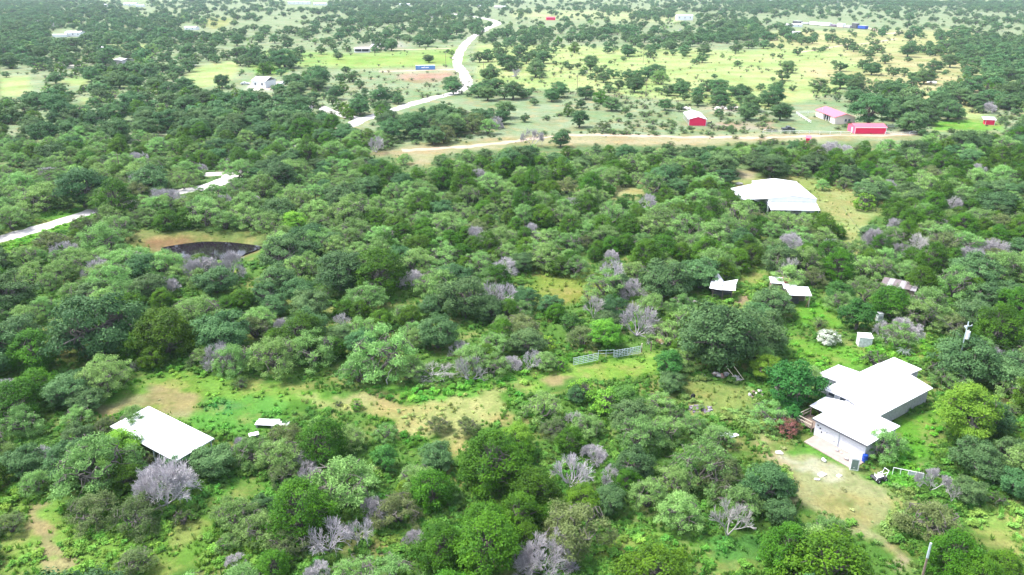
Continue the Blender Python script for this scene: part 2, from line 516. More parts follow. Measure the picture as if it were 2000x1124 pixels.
# the hard-surface things that crowns may not hide (outline in pixels)
CLEAR += [
 [(1604,740),(1650,716),(1690,732),(1752,702),(1780,706),(1804,726),(1822,762),(1765,812),(1752,830),(1700,862),(1692,872),(1640,845),(1592,822),(1588,790)],
 [(1592,822),(1690,870),(1690,905),(1640,900),(1575,868)],
 [(1655,884),(1700,884),(1742,915),(1742,938),(1700,938),(1655,918)],[(1742,912),(1800,925),(1800,940),(1742,928)],
 [(252,838),(292,795),(415,856),(372,880),(330,862)],
 [(497,820),(572,822),(566,832),(498,832)],
 [(1118,700),(1172,690),(1250,680),(1252,696),(1172,706),(1120,718)],
 [(1378,560),(1400,552),(1438,560),(1432,586),(1384,582)],
 [(1530,560),(1580,562),(1580,592),(1548,590)],[(1505,540),(1545,542),(1545,560),(1505,556)],
 [(1670,646),(1704,646),(1700,676),(1674,674)],
 [(1345,776),(1384,776),(1382,806),(1345,806)],[(1390,728),(1445,735),(1455,745),(1400,748)],
 [(1432,715),(1458,712),(1458,746),(1440,744)],
 [(1874,640),(1896,640),(1888,705),(1872,705)],[(1784,1050),(1800,1050),(1796,1124),(1782,1124)],
 [(250,450),(330,450),(420,446),(540,448),(515,470),(500,484),(440,486),(330,486),(290,480),(245,466)],
 [(1716,540),(1776,542),(1776,562),(1716,556)],
 [(1590,642),(1646,642),(1640,678),(1592,670)],
 [(628,208),(662,214),(662,226),(632,218)],[(690,228),(735,222),(735,242),(690,246)],
 [(765,208),(820,194),(880,182),(884,192),(800,216),(768,220)],
 [(890,100),(915,72),(934,70),(912,108),(922,160),(922,178),(900,160),(884,126)],
 [(946,60),(975,42),(976,50),(952,66)],
 [(0,458),(80,440),(170,405),(206,404),(150,432),(0,480)],
 [(345,372),(360,368),(420,352),(424,358),(366,378),(346,380)],[(412,334),(468,334),(466,344),(412,344)],
 [(562,252),(598,254),(598,262),(562,258)],
 [(812,124),(850,124),(850,137),(812,137)],
 [(690,88),(724,84),(724,103),(690,102)],[(102,60),(158,58),(158,72),(102,74)],
 [(1320,24),(1358,26),(1356,41),(1322,40)],[(1546,36),(1690,44),(1690,57),(1560,52)],
 [(470,150),(532,150),(530,176),(468,176)],[(240,2),(284,2),(284,14),(240,14)],
 [(560,0),(640,2),(640,12),(560,12)],[(1918,224),(1948,228),(1944,250),(1920,246)],
 [(1568,268),(1586,268),(1586,284),(1568,284)],[(355,47),(385,49),(385,58),(355,57)],
 [(218,108),(250,112),(246,126),(222,118)],
 [(1062,32),(1084,32),(1084,42),(1062,42)],[(1806,156),(1834,156),(1834,166),(1806,166)],
]
CLEAR += [
 [(420,740),(560,752),(640,762),(760,785),(860,775),(985,765),(980,800),(930,860),(900,890),(800,855),(770,830),(700,800),(640,800),(590,815),(500,850),(430,848),(360,800),(300,790),(180,805),(230,765),(330,725)],
 [(860,790),(960,775),(985,800),(930,870),(905,900),(870,890),(800,860),(830,830)],
 [(1000,725),(1110,715),(1290,700),(1250,735),(1110,750),(1050,775),(960,790),(980,755)],
 [(0,985),(60,975),(110,1010),(150,1050),(240,1062),(400,1030),(410,1075),(340,1124),(0,1124)],
 [(395,935),(520,935),(540,965),(470,975),(420,960)],
 [(1165,1045),(1300,1042),(1330,1060),(1260,1068),(1200,1110),(1160,1124),(1150,1090)],
 [(1380,1040),(1500,1030),(1500,1110),(1420,1124),(1385,1090)],
 [(840,650),(880,690),(860,720),(840,700)],
 [(1745,820),(1835,800),(1850,840),(1830,900),(1800,915),(1745,905)],
 [(1890,1005),(2000,985),(2000,1100),(1950,1060),(1890,1035)],
]
CLEAR_NP = [np.array(c, float) for c in CLEAR]
CLEAR_BB = [(c[:, 0].min(), c[:, 0].max(), c[:, 1].min(), c[:, 1].max()) for c in CLEAR_NP]
def inside(poly, u, v):
    """vectorised point in polygon"""
    u, v = np.asarray(u, float), np.asarray(v, float)
    r = np.zeros(u.shape, bool)
    n_ = len(poly)
    j = n_ - 1
    for i in range(n_):
        xi, yi, xj, yj = poly[i][0], poly[i][1], poly[j][0], poly[j][1]
        c = ((yi > v) != (yj > v)) & (u < (xj - xi) * (v - yi) / ((yj - yi) or 1e-9) + xi)
        r ^= c
        j = i
    return r
def in_clear(u, v):
    for p_, (a, b_, c, d) in zip(CLEAR_NP, CLEAR_BB):
        if a <= u <= b_ and c <= v <= d and inside(p_, u, v):
            return True
    return False

# value noise for the layout
_ng = rs.rand(64, 64)
def vnoise(x, y):
    x, y = np.asarray(x, float), np.asarray(y, float)
    xi, yi = np.floor(x).astype(int), np.floor(y).astype(int)
    fx, fy = x - xi, y - yi
    fx, fy = fx * fx * (3 - 2 * fx), fy * fy * (3 - 2 * fy)
    g = lambda a, b_: _ng[a % 64, b_ % 64]
    return (g(xi, yi) * (1 - fx) + g(xi + 1, yi) * fx) * (1 - fy) + (g(xi, yi + 1) * (1 - fx) + g(xi + 1, yi + 1) * fx) * fy
def fnoise(x, y):
    return .55 * vnoise(x, y) + .3 * vnoise(x * 2.1 + 7, y * 2.1 + 3) + .15 * vnoise(x * 4.3 + 1, y * 4.3 + 9)

# ------------------------------------------------------------------ ground sheet
vv = list(np.arange(1240, -20, -3.0)) + [-24, -29, -33, -36, -38.5]
ys = [-60, -20, 10, 30, 42] + [P(1000, v)[1] for v in vv] + [14000]
ys = np.array(ys)
us = np.concatenate([[-9, -5, -3, -2.2], np.arange(-1.45, 1.4501, .0052), [2.2, 3, 5, 9]])
half = 12 + .62 * np.maximum(ys, 25)
X = np.clip(us, -1.45, 1.45)[None, :] * half[:, None] + (np.sign(us) * np.maximum(np.abs(us) - 1.45, 0) * 300)[None, :]
Y = np.repeat(ys[:, None], len(us), 1)
PC = P(408, 481)
PRX, PRY = 12.5, 7.5
def pond_depth(x, y):
    d = np.sqrt(((x - PC[0]) / PRX) ** 2 + ((y - PC[1]) / PRY) ** 2)
    return -1.3 * np.clip(1.35 - d, 0, .6) / .6
Z = pond_depth(X, Y)
dep = Y * cp + CH * sp
ok = dep > 20
U = np.where(ok, 1000 + FOC * X / np.maximum(dep, 20), -9999)
V = np.where(ok, 562 - FOC * (Y * sp - CH * cp) / np.maximum(dep, 20), 9999)
jx = (fnoise(X * .35, Y * .35) - .5)
jy = (fnoise(X * .35 + 31, Y * .35 + 17) - .5)
sc0 = np.clip(FOC / np.maximum(dep, 20), .2, 30)
Uj, Vj = U + jx * 6.5 * sc0, V + jy * 3.0 * sc0 * np.clip(V / 600, .25, 1)
col = np.zeros(X.shape + (3,))
col[:] = (.12, .24, .045)
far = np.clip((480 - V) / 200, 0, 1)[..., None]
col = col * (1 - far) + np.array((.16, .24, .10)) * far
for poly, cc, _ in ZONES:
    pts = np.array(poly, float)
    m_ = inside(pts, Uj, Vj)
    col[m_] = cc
for _ in range(2):
    col[1:-1, 1:-1] = (col[1:-1, 1:-1] * 2 + col[:-2, 1:-1] + col[2:, 1:-1] + col[1:-1, :-2] + col[1:-1, 2:]) / 6
def zone_colours(u, v):
    c = np.zeros((len(u), 3)) + np.array((.12, .24, .045))
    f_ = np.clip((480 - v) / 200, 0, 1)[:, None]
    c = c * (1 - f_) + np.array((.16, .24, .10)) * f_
    for poly, cc, _ in ZONES:
        c[inside(np.array(poly, float), u, v)] = cc
    return c * GROUND_K
col *= GROUND_K
nr, nc = X.shape
idx = np.arange(nr * nc).reshape(nr, nc)
q = np.stack([idx[:-1, :-1], idx[:-1, 1:], idx[1:, 1:], idx[1:, :-1]], -1).reshape(-1, 4)
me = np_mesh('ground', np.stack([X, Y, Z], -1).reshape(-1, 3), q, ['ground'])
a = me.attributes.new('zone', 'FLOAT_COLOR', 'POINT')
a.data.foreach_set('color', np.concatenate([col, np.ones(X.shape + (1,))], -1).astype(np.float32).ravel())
tag(obj('ground', me), kind='structure', label='scrubby green and straw coloured ground with bare tan patches')

# pond water and its dark far bank
nb = 64
wb = MB()
wb.poly([(PC[0] + (PRX * .82 + 1.2 * math.sin(5 * t)) * math.cos(t), PC[1] + (PRY * .80 + .5 * math.sin(3 * t + 1)) * math.sin(t), -.95) for t in [2 * PI * k / nb for k in range(nb)]])
tag(wb.build('pond_water', 'water'), kind='structure', label='dark still water of the stock pond')

# ------------------------------------------------------------------ roads
ROADPTS = []
def on_road(x, y):
    r_ = np.zeros(len(x), bool)
    for (a_, b_, w_) in ROADPTS:
        r_ |= (x - a_) ** 2 + (y - b_) ** 2 < w_ * w_
    for poly in ([(1560,862),(1662,925),(1700,900),(1592,845)],[(1604,740),(1650,716),(1752,702),(1822,762),(1765,812),(1700,880),(1592,850)],[(290,795),(415,856),(340,900),(222,825)]):
        g_ = np.array([P(*q_) for q_ in poly])
        r_ |= inside(g_, x, y)
    return r_
def ribbon(name, pts, w, m, z, label, jit=.25, seed=1):
    """flat strip along photo pixels (or ground points), edges uneven"""
    g = [Vector(P(*q_)) for q_ in pts]
    fine = []
    for i in range(len(g) - 1):
        p0, p1, p2, p3 = g[max(i - 1, 0)], g[i], g[i + 1], g[min(i + 2, len(g) - 1)]
        n_ = max(2, int((p2 - p1).length / 2.0))
        for k in range(n_):
            t = k / n_
            fine.append(.5 * ((2 * p1) + (p2 - p0) * t + (2 * p0 - 5 * p1 + 4 * p2 - p3) * t * t + (3 * p1 - p0 - 3 * p2 + p3) * t ** 3))
    fine.append(g[-1])
    rr = random.Random(seed)
    vs, fs = [], []
    jl = jr = 0
    for i, c in enumerate(fine):
        d = (fine[min(i + 1, len(fine) - 1)] - fine[max(i - 1, 0)]).normalized()
        nn = Vector((-d.y, d.x))
        jl = jl * .6 + rr.uniform(-jit, jit)
        jr = jr * .6 + rr.uniform(-jit, jit)
        ww = w[0] + (w[1] - w[0]) * i / len(fine) if isinstance(w, tuple) else w
        a_, b_ = c + nn * (ww / 2 + jl), c - nn * (ww / 2 + jr)
        ROADPTS.append((c.x, c.y, ww / 2 + .35))
        vs += [(a_.x, a_.y, z), (c.x, c.y, z + .02), (b_.x, b_.y, z)]
    for i in range(len(fine) - 1):
        k = 3 * i
        fs += [(k, k + 3, k + 4, k + 1), (k + 1, k + 4, k + 5, k + 2)]
    me = bpy.data.meshes.new(name)
    me.from_pydata(vs, [], fs)
    me.materials.append(M[m])
    return tag(obj(name, me), kind='structure', label=label)
ribbon('road', [(-120,508),(0,468),(75,447),(140,426),(200,407),(250,393),(300,382),(350,375),(400,366),(440,352),(470,334),(497,315),(545,295),(597,277),(640,262),(685,245),(700,236),(740,224),(790,208),(850,191),(890,181),(910,168),(912,158),(905,142),(894,126),(895,108),(906,90),(922,74),(943,61),(958,53)], (5.4, 7.5), 'road', .024, 'pale caliche road winding up from the pond past the blue container', .6)
ribbon('road', [(958,53.5),(972,46),(958,39),(925,33),(880,27),(850,24)], 9, 'road', .02, 'far end of the pale caliche road bending left', .5, 3)
ribbon('road', [(470,335),(440,339),(400,341)], 5, 'road', .012, 'short pale side road branching off behind the dark thicket', .4, 4)
ribbon('road', [(700,234),(662,222),(640,216),(622,209),(600,205)], 5, 'road', .016, 'pale side road leaving the junction to the left', .4, 5)
ribbon('road', [(640,262),(600,258),(565,254),(520,257)], 5, 'road', .012, 'pale driveway among the dark oaks', .4, 6)
ribbon('driveway', [(893,136),(850,137),(790,139),(740,140)], 6, 'track', .012, 'bare driveway leading to the blue container', .6, 7)
ribbon('driveway', [(880,95),(800,97),(730,96)], 5, 'track', .012, 'thin driveway to the open-fronted white trailer', .4, 8)
ribbon('dirt_track', [(785,294),(880,289),(1000,277),(1090,266),(1180,264),(1300,267),(1420,269),(1500,269),(1620,266),(1720,264),(1790,263)], (5, 3.5), 'track', .016, 'tan dirt track running past the red buildings', 1.1, 9)
ribbon('dirt_track', [(1660,50),(1700,56),(1730,66),(1760,62)], 7, 'track', .012, 'bare track at the far end of the junk row', .8, 10)
ribbon('dirt_track', [(1552,104),(1600,97),(1640,90),(1700,84),(1750,76)], 4, 'track', .012, 'pale track across the far yellow pasture', .5, 11)
# ------------------------------------------------------------------ plants
def rnd_dirs(n, r):
    v = r.normal(size=(n, 3))
    return v / np.linalg.norm(v, axis=1, keepdims=True)
def leaf_quads(cen, nrm, ln, wd, r):
    """one small pointed leaf spray (diamond) per centre, facing roughly along nrm"""
    n_ = len(cen)
    t = np.cross(nrm, rnd_dirs(n_, r))
    t /= np.linalg.norm(t, axis=1, keepdims=True) + 1e-9
    b_ = np.cross(nrm, t)
    ln = (np.asarray(ln) * (.7 + .6 * r.rand(n_)))[:, None] / 2
    wd = (np.asarray(wd) * (.7 + .6 * r.rand(n_)))[:, None] / 2
    off = (r.rand(n_, 1) - .5) * .5
    v = np.stack([cen - t * ln, cen - b_ * wd + t * ln * off, cen + t * ln + nrm * ln * .15, cen + b_ * wd + t * ln * off], 1)
    return v.reshape(-1, 3)
def tubes(segs, n_=5):
    """segs: list of (p0, p1, r0, r1) -> verts, quads"""
    p0 = np.array([s_[0] for s_ in segs], float)
    p1 = np.array([s_[1] for s_ in segs], float)
    r0 = np.array([s_[2] for s_ in segs], float)
    r1 = np.array([s_[3] for s_ in segs], float)
    d = p1 - p0
    d /= np.linalg.norm(d, axis=1, keepdims=True) + 1e-9
    ref = np.where(np.abs(d[:, 2:3]) > .8, np.array([[1., 0, 0]]), np.array([[0, 0, 1.]]))
    u = np.cross(d, ref)
    u /= np.linalg.norm(u, axis=1, keepdims=True)
    w = np.cross(d, u)
    th = np.arange(n_) * 2 * PI / n_
    ring = u[:, None] * np.cos(th)[None, :, None] + w[:, None] * np.sin(th)[None, :, None]
    a_ = p0[:, None] + ring * r0[:, None, None]
    b_ = p1[:, None] + ring * r1[:, None, None]
    v = np.concatenate([a_, b_], 1).reshape(-1, 3)
    base = np.arange(len(segs))[:, None] * 2 * n_
    i = np.arange(n_)[None, :]
    j = (i + 1) % n_
    q_ = np.stack([base + i, base + j, base + n_ + j, base + n_ + i], -1).reshape(-1, 4)
    return v, q_
def limb(a_, b_, r0, r1, r, k=4, bend=.12):
    """a crooked limb from a to b as k tapering segments"""
    a_, b_ = np.array(a_, float), np.array(b_, float)
    L = np.linalg.norm(b_ - a_)
    pts = [a_ + (b_ - a_) * t + r.normal(size=3) * L * bend * math.sin(PI * t) * np.array([1, 1, .5]) + np.array([0, 0, L * .10 * math.sin(PI * t)]) for t in np.linspace(0, 1, k + 1)]
    rad = np.linspace(r0, r1, k + 1)
    return [(pts[i], pts[i + 1], rad[i] * 1.03, rad[i + 1]) for i in range(k)], pts

class Plant:
    """wood segments + leaf clusters -> meshes for crown and trunk, and one joined mesh"""
    def __init__(s, name, leafm, woodm):
        s.name, s.lm, s.wm = name, leafm, woodm
        s.segs, s.lv, s.tone = [], [], []
    def cluster(s, c, rad, n_, ln, wd, r, outward, shell=.55, flat=.75, up=.35, tone=None):
        d = rnd_dirs(n_, r)
        d[:, 2] = np.where(d[:, 2] < -.25, -d[:, 2] * .6, d[:, 2])
        rr = (shell + (1 - shell) * r.rand(n_)) * rad
        # a ragged outline: lumps on the cluster
        ph = r.rand(3) * 6
        lump = 1 + .22 * np.sin(d[:, 0] * 5 + ph[0]) * np.sin(d[:, 1] * 5 + ph[1]) + .12 * np.sin(d[:, 2] * 7 + ph[2])
        cen = np.asarray(c)[None] + d * (rr * lump)[:, None] * np.array([1, 1, flat])
        nm = d * .6 + outward * .5 + rnd_dirs(n_, r) * .75 + np.array([0, 0, up])
        nm /= np.linalg.norm(nm, axis=1, keepdims=True)
        s.lv.append(leaf_quads(cen, nm, ln, wd, r))
        t0 = r.rand() * .5 if tone is None else tone
        s.tone.append(np.clip(t0 + r.rand(n_) * .5, 0, 1))
    def meshes(s):
        lv = np.concatenate(s.lv) if s.lv else np.zeros((0, 3))
        lq = np.arange(len(lv)).reshape(-1, 4)
        tone = np.concatenate(s.tone) if s.tone else np.zeros(0)
        out = {}
        if s.segs:
            wv, wq = tubes(s.segs, 5)
        else:
            wv, wq = np.zeros((0, 3)), np.zeros((0, 4), int)
        if len(lq): out['crown'] = np_mesh(s.name + '_crown', lv, lq, [s.lm], tone=tone)
        if len(wq): out['trunk'] = np_mesh(s.name + '_wood', wv, wq, [s.wm], tone=np.tile(np.array([.2, .5, .8, .4, .6]), len(s.segs)))
        v = np.concatenate([lv, wv])
        q_ = np.concatenate([lq, wq + len(lv)])
        out['whole'] = np_mesh(s.name, v, q_, [s.lm, s.wm], midx=np.concatenate([np.zeros(len(lq), int), np.ones(len(wq), int)]), tone=np.concatenate([tone, np.full(len(wq), .5)]))
        return out

def spread_points(n_, gen, mind, r, tries=4000):
    pts = []
    for _ in range(tries):
        if len(pts) >= n_: break
        c = gen()
        if all(np.linalg.norm(c - o) > mind for o in pts): pts.append(c)
    return pts

def make_oak(seed, name='live_oak', lm='oak', D=8.0, Hh=5.5, ncl=64, per=260, leaf=(.24, .15), lobes=3, skirt=.22):
    r = np.random.RandomState(seed)
    p = Plant(name, lm, 'bark')
    fork = np.array([r.uniform(-.2, .2), r.uniform(-.2, .2), 1.3])
    s_, _p = limb((0, 0, -.1), fork, .34, .27, r, 3, .08)
    p.segs += s_
    lob = r.rand(4) * 2 * PI
    def gen():
        th = r.rand() * 2 * PI
        ph = math.asin(min(1, r.rand() ** .8 * 1.0))
        lump = 1 + .16 * math.sin(lobes * th + lob[0]) + .10 * math.sin(5 * th + lob[1]) * math.cos(3 * ph + lob[2])
        q_ = r.uniform(.62, 1.0)
        R_ = D / 2 * .82 * lump * q_
        low = 1 if r.rand() > skirt else -.62
        return np.array([R_ * math.cos(ph) * math.cos(th), R_ * math.cos(ph) * math.sin(th), Hh * .42 + low * Hh * .48 * q_ * math.sin(ph) * (1 + .12 * math.sin(3 * th + lob[3]))])
    pts = spread_points(ncl, gen, D * .085, r)
    mains = []
    nm_ = 6
    for k in range(nm_):
        th = 2 * PI * k / nm_ + r.uniform(-.3, .3)
        e = np.array([math.cos(th) * D * .24, math.sin(th) * D * .24, Hh * r.uniform(.42, .58)])
        s_, _p = limb(fork, e, .18, .10, r, 4, .14)
        p.segs += s_
        mains.append(e)
    for c in pts:
        m_ = min(mains, key=lambda e: np.linalg.norm(e - c))
        s_, _p = limb(m_, c, .08, .02, r, 3, .15)
        p.segs += s_
        o = c - np.array([0, 0, Hh * .3])
        o /= np.linalg.norm(o) + 1e-9
        rad = r.uniform(.55, 1.15) * D / 8
        p.cluster(c, rad, int(per * rad * rad), *leaf, r, o)
    return p.meshes()

def make_mesquite(seed, name='mesquite', lm='mesq', D=7.0, Hh=4.7, ncl=46, per=330, leaf=(.27, .085), bare=0.0):
    r = np.random.RandomState(seed)
    p = Plant(name, lm, 'bark')
    stems = 3 + r.randint(3)
    ends = []
    for k in range(stems):
        th = 2 * PI * k / stems + r.uniform(-.4, .4)
        e = np.array([math.cos(th) * D * .18, math.sin(th) * D * .18, Hh * r.uniform(.38, .5)])
        s_, _p = limb((r.uniform(-.15, .15), r.uniform(-.15, .15), -.1), e, .16, .09, r, 4, .16)
        p.segs += s_
        for j in range(3):
            t2 = th + r.uniform(-.8, .8)
            e2 = np.array([math.cos(t2) * D * r.uniform(.26, .36), math.sin(t2) * D * r.uniform(.26, .36), Hh * r.uniform(.5, .78)])
            s_, _p = limb(e, e2, .085, .04, r, 4, .16)
            p.segs += s_
            ends.append(e2)
    lob = r.rand(3) * 6
    def gen():
        th = r.rand() * 2 * PI
        q_ = math.sqrt(r.rand())
        R_ = D / 2 * .84 * q_ * (1 + .22 * math.sin(3 * th + lob[0]) + .1 * math.sin(7 * th + lob[1]))
        return np.array([R_ * math.cos(th), R_ * math.sin(th), Hh * (.84 - .50 * q_ ** 2 + r.uniform(-.26, .08))])
    for c in spread_points(ncl, gen, D * .10, r):
        m_ = min(ends, key=lambda e: np.linalg.norm(e - c))
        s_, _p = limb(m_, c, .035, .012, r, 3, .18)
        p.segs += s_
        rad = r.uniform(.5, .95) * D / 7
        # bare twiglets poking out
        for _ in range(3):
            d = rnd_dirs(1, r)[0]
            d[2] = abs(d[2]) * .6
            p.segs.append((c, c + d * rad * 1.15, .014, .005))
        if r.rand() < bare: continue
        p.cluster(c, rad, int(per * rad * rad), *leaf, r, np.array([0, 0, .35]), shell=.2, flat=.85, up=.2)
    return p.meshes()

def make_juniper(seed, name='juniper', lm='juni', D=6.0, Hh=4.8, ncl=78, per=300, leaf=(.20, .11), low=.10):
    r = np.random.RandomState(seed)
    p = Plant(name, lm, 'bark')
    top = np.array([r.uniform(-.4, .4), r.uniform(-.4, .4), Hh * .8])
    for k in range(4):
        e = np.array([r.uniform(-.6, .6), r.uniform(-.6, .6), Hh * r.uniform(.6, .85)])
        s_, _p = limb((r.uniform(-.2, .2), r.uniform(-.2, .2), -.1), e, .16, .05, r, 4, .10)
        p.segs += s_
    lob = r.rand(3) * 6
    def gen():
        h = low + (1 - low) * r.rand()
        prof = math.sqrt(max(0, 1 - h ** 1.9)) * (.75 + .5 * min(1, h * 2.2)) * .9
        th = r.rand() * 2 * PI
        R_ = D / 2 * .88 * prof * (1 + .15 * math.sin(3 * th + lob[0] + 2 * h) + .12 * math.sin(5 * th + lob[1] - 3 * h)) * r.uniform(.7, 1)
        return np.array([R_ * math.cos(th), R_ * math.sin(th), Hh * .93 * h])
    for c in spread_points(ncl, gen, D * .085, r):
        s_, _p = limb((c[0] * .12, c[1] * .12, max(.3, c[2] * .7)), c, .04, .012, r, 2, .1)
        p.segs += s_
        o = np.array([c[0], c[1], (c[2] - Hh * .4)])
        o /= np.linalg.norm(o) + 1e-9
        rad = r.uniform(.45, .8) * D / 6
        p.cluster(c, rad, int(per * rad * rad), *leaf, r, o, shell=.5, flat=1.0, up=.6)
    return p.meshes()

def make_dead(seed, name='dead_tree', D=6.0, Hh=4.2, wm='deadwood', levels=6, stems=5, thin=1.0, spread=1.0):
    r = np.random.RandomState(seed)
    p = Plant(name, wm, wm)
    lens = np.array([1.3, 1.05, .8, .62, .5, .42]) * D / 6
    rads = np.array([.085, .05, .028, .019, .014, .012])
    def grow(a_, d, lv):
        if lv >= levels: return
        L = lens[lv] * r.uniform(.75, 1.25)
        b_ = a_ + d * L
        if b_[2] < .1: b_[2] = .1 + r.rand() * .2
        p.segs.append((a_, b_, rads[lv] * thin, rads[min(lv + 1, 5)] * thin))
        for _ in range(3 if lv < 2 else 4 if lv < 4 else 5):
            nd = d * 1.0 + rnd_dirs(1, r)[0] * .75 * spread + np.array([0, 0, .12])
            nd /= np.linalg.norm(nd)
            grow(a_ + (b_ - a_) * r.uniform(.55, 1), nd, lv + 1)
    for k in range(stems):
        th = 2 * PI * k / stems + r.uniform(-.5, .5)
        el = r.uniform(.35, 1.15)
        d = np.array([math.cos(th) * math.cos(el) * spread, math.sin(th) * math.cos(el) * spread, math.sin(el)])
        grow(np.array([0, 0, .05]), d / np.linalg.norm(d), 0)
    wv, wq = tubes(p.segs, 3)
    nseg = len(p.segs)
    tone = np.repeat(np.clip(r.rand(nseg), 0, 1), 3)
    k = max(np.abs(wv[:, :2]).max() * 1.75 / D, .3)
    wv[:, :2] /= k
    wv[:, 2] *= Hh / max(wv[:, 2].max(), .1)
    return {'whole': np_mesh(name, wv, wq, [wm], tone=tone)}

# natural width of each kind (m), ratio height/width, list of variants
VAR = {}
VAR['oak'] = dict(name='live_oak', D=8.0, h=.70, v=[make_oak(s_, lobes=k, skirt=q_) for s_, k, q_ in ((1, 3, .22), (2, 2, .45), (3, 4, .3), (4, 3, .5), (5, 2, .25))])
VAR['mesq'] = dict(name='mesquite', D=7.0, h=.66, v=[make_mesquite(s_) for s_ in (11, 12, 13, 14)] + [make_mesquite(15, bare=.3)])
VAR['juni'] = dict(name='juniper', D=6.0, h=.8, v=[make_juniper(s_) for s_ in (21, 22, 23)] + [make_juniper(24, D=6, Hh=3.9, ncl=70), make_juniper(25, D=6, Hh=5.6)])
VAR['dead'] = dict(name='dead_tree', D=6.0, h=.7, v=[make_dead(31), make_dead(32, stems=6), make_dead(33, stems=3, Hh=4.8, spread=.8), make_dead(34, stems=7, Hh=3.4), make_dead(35, levels=5, stems=5, Hh=4.6, thin=1.25), make_dead(38, stems=4, Hh=3.8, spread=1.25)])
VAR['snag'] = dict(name='bare_snag', D=5.0, h=1.0, v=[make_dead(36, 'bare_snag', 5, 5, 'deadwhite', 5, 3, 1.25, .8), make_dead(37, 'bare_snag', 5, 4.0, 'deadwhite', 5, 4, 1.25, 1.2)])
VAR['lime'] = dict(name='lime_green_tree', D=8.0, h=.85, v=[make_oak(41, 'lime_green_tree', 'lime', 8, 6.8, 76, 260, (.26, .12), 5)])
VAR['vivid'] = dict(name='broadleaf_tree', D=7.0, h=.9, v=[make_oak(43, 'broadleaf_tree', 'vivid', 7, 5.6, 60, 230, (.27, .18), 3)])
VAR['olive'] = dict(name='olive_green_tree', D=7.0, h=.66, v=[make_mesquite(45, 'olive_green_tree', 'olive', ncl=52), make_mesquite(46, 'olive_green_tree', 'olive', ncl=44)])
VAR['flower'] = dict(name='flowering_bush', D=4.0, h=.62, v=[make_juniper(47, 'flowering_bush', 'flower', 4, 2.5, 46, 300, (.20, .14), .15)])
VAR['rust'] = dict(name='rusty_bush', D=4.0, h=.6, v=[make_juniper(48, 'rusty_bush', 'rust', 4, 2.4, 40, 240, (.22, .12), .1)])
VAR['shrub'] = dict(name='shrub', D=3.0, h=.62, v=[make_juniper(51, 'shrub', 'shrub', 3, 1.9, 34, 260, (.20, .10), .08), make_juniper(52, 'shrub', 'shrub', 3, 1.6, 30, 240, (.22, .09), .05), make_mesquite(53, 'shrub', 'shrub', 3, 1.8, 22, 400, (.22, .08))])
VAR['brightshrub'] = dict(name='bright_shrub', D=3.0, h=.62, v=[make_juniper(55, 'bright_shrub', 'lime', 3, 1.9, 34, 260, (.20, .12), .08)])
# lighter versions for the far country
LOW = {}
LOW['oak'] = [make_oak(61, 'far_live_oak', ncl=34, per=50, leaf=(.62, .38), skirt=.42), make_oak(62, 'far_live_oak', ncl=36, per=50, leaf=(.62, .38), lobes=2, skirt=.5), make_oak(63, 'far_live_oak', Hh=4.6, ncl=34, per=48, leaf=(.62, .38), lobes=4, skirt=.35)]
LOW['mesq'] = [make_mesquite(64, 'far_mesquite', ncl=22, per=46, leaf=(.7, .26)), make_mesquite(65, 'far_mesquite', ncl=20, per=46, leaf=(.7, .26))]
LOW['juni'] = [make_juniper(66, 'far_juniper', ncl=40, per=50, leaf=(.55, .30)), make_juniper(67, 'far_juniper', ncl=38, per=50, leaf=(.55, .30))]
LOW['dead'] = [make_dead(68, 'far_dead_tree', levels=4, thin=2.0), make_dead(69, 'far_dead_tree', levels=4, stems=6, thin=2.0)]
LOW['shrub'] = [make_juniper(70, 'far_shrub', 'shrub', 3, 1.8, 16, 60, (.42, .24), .08)]
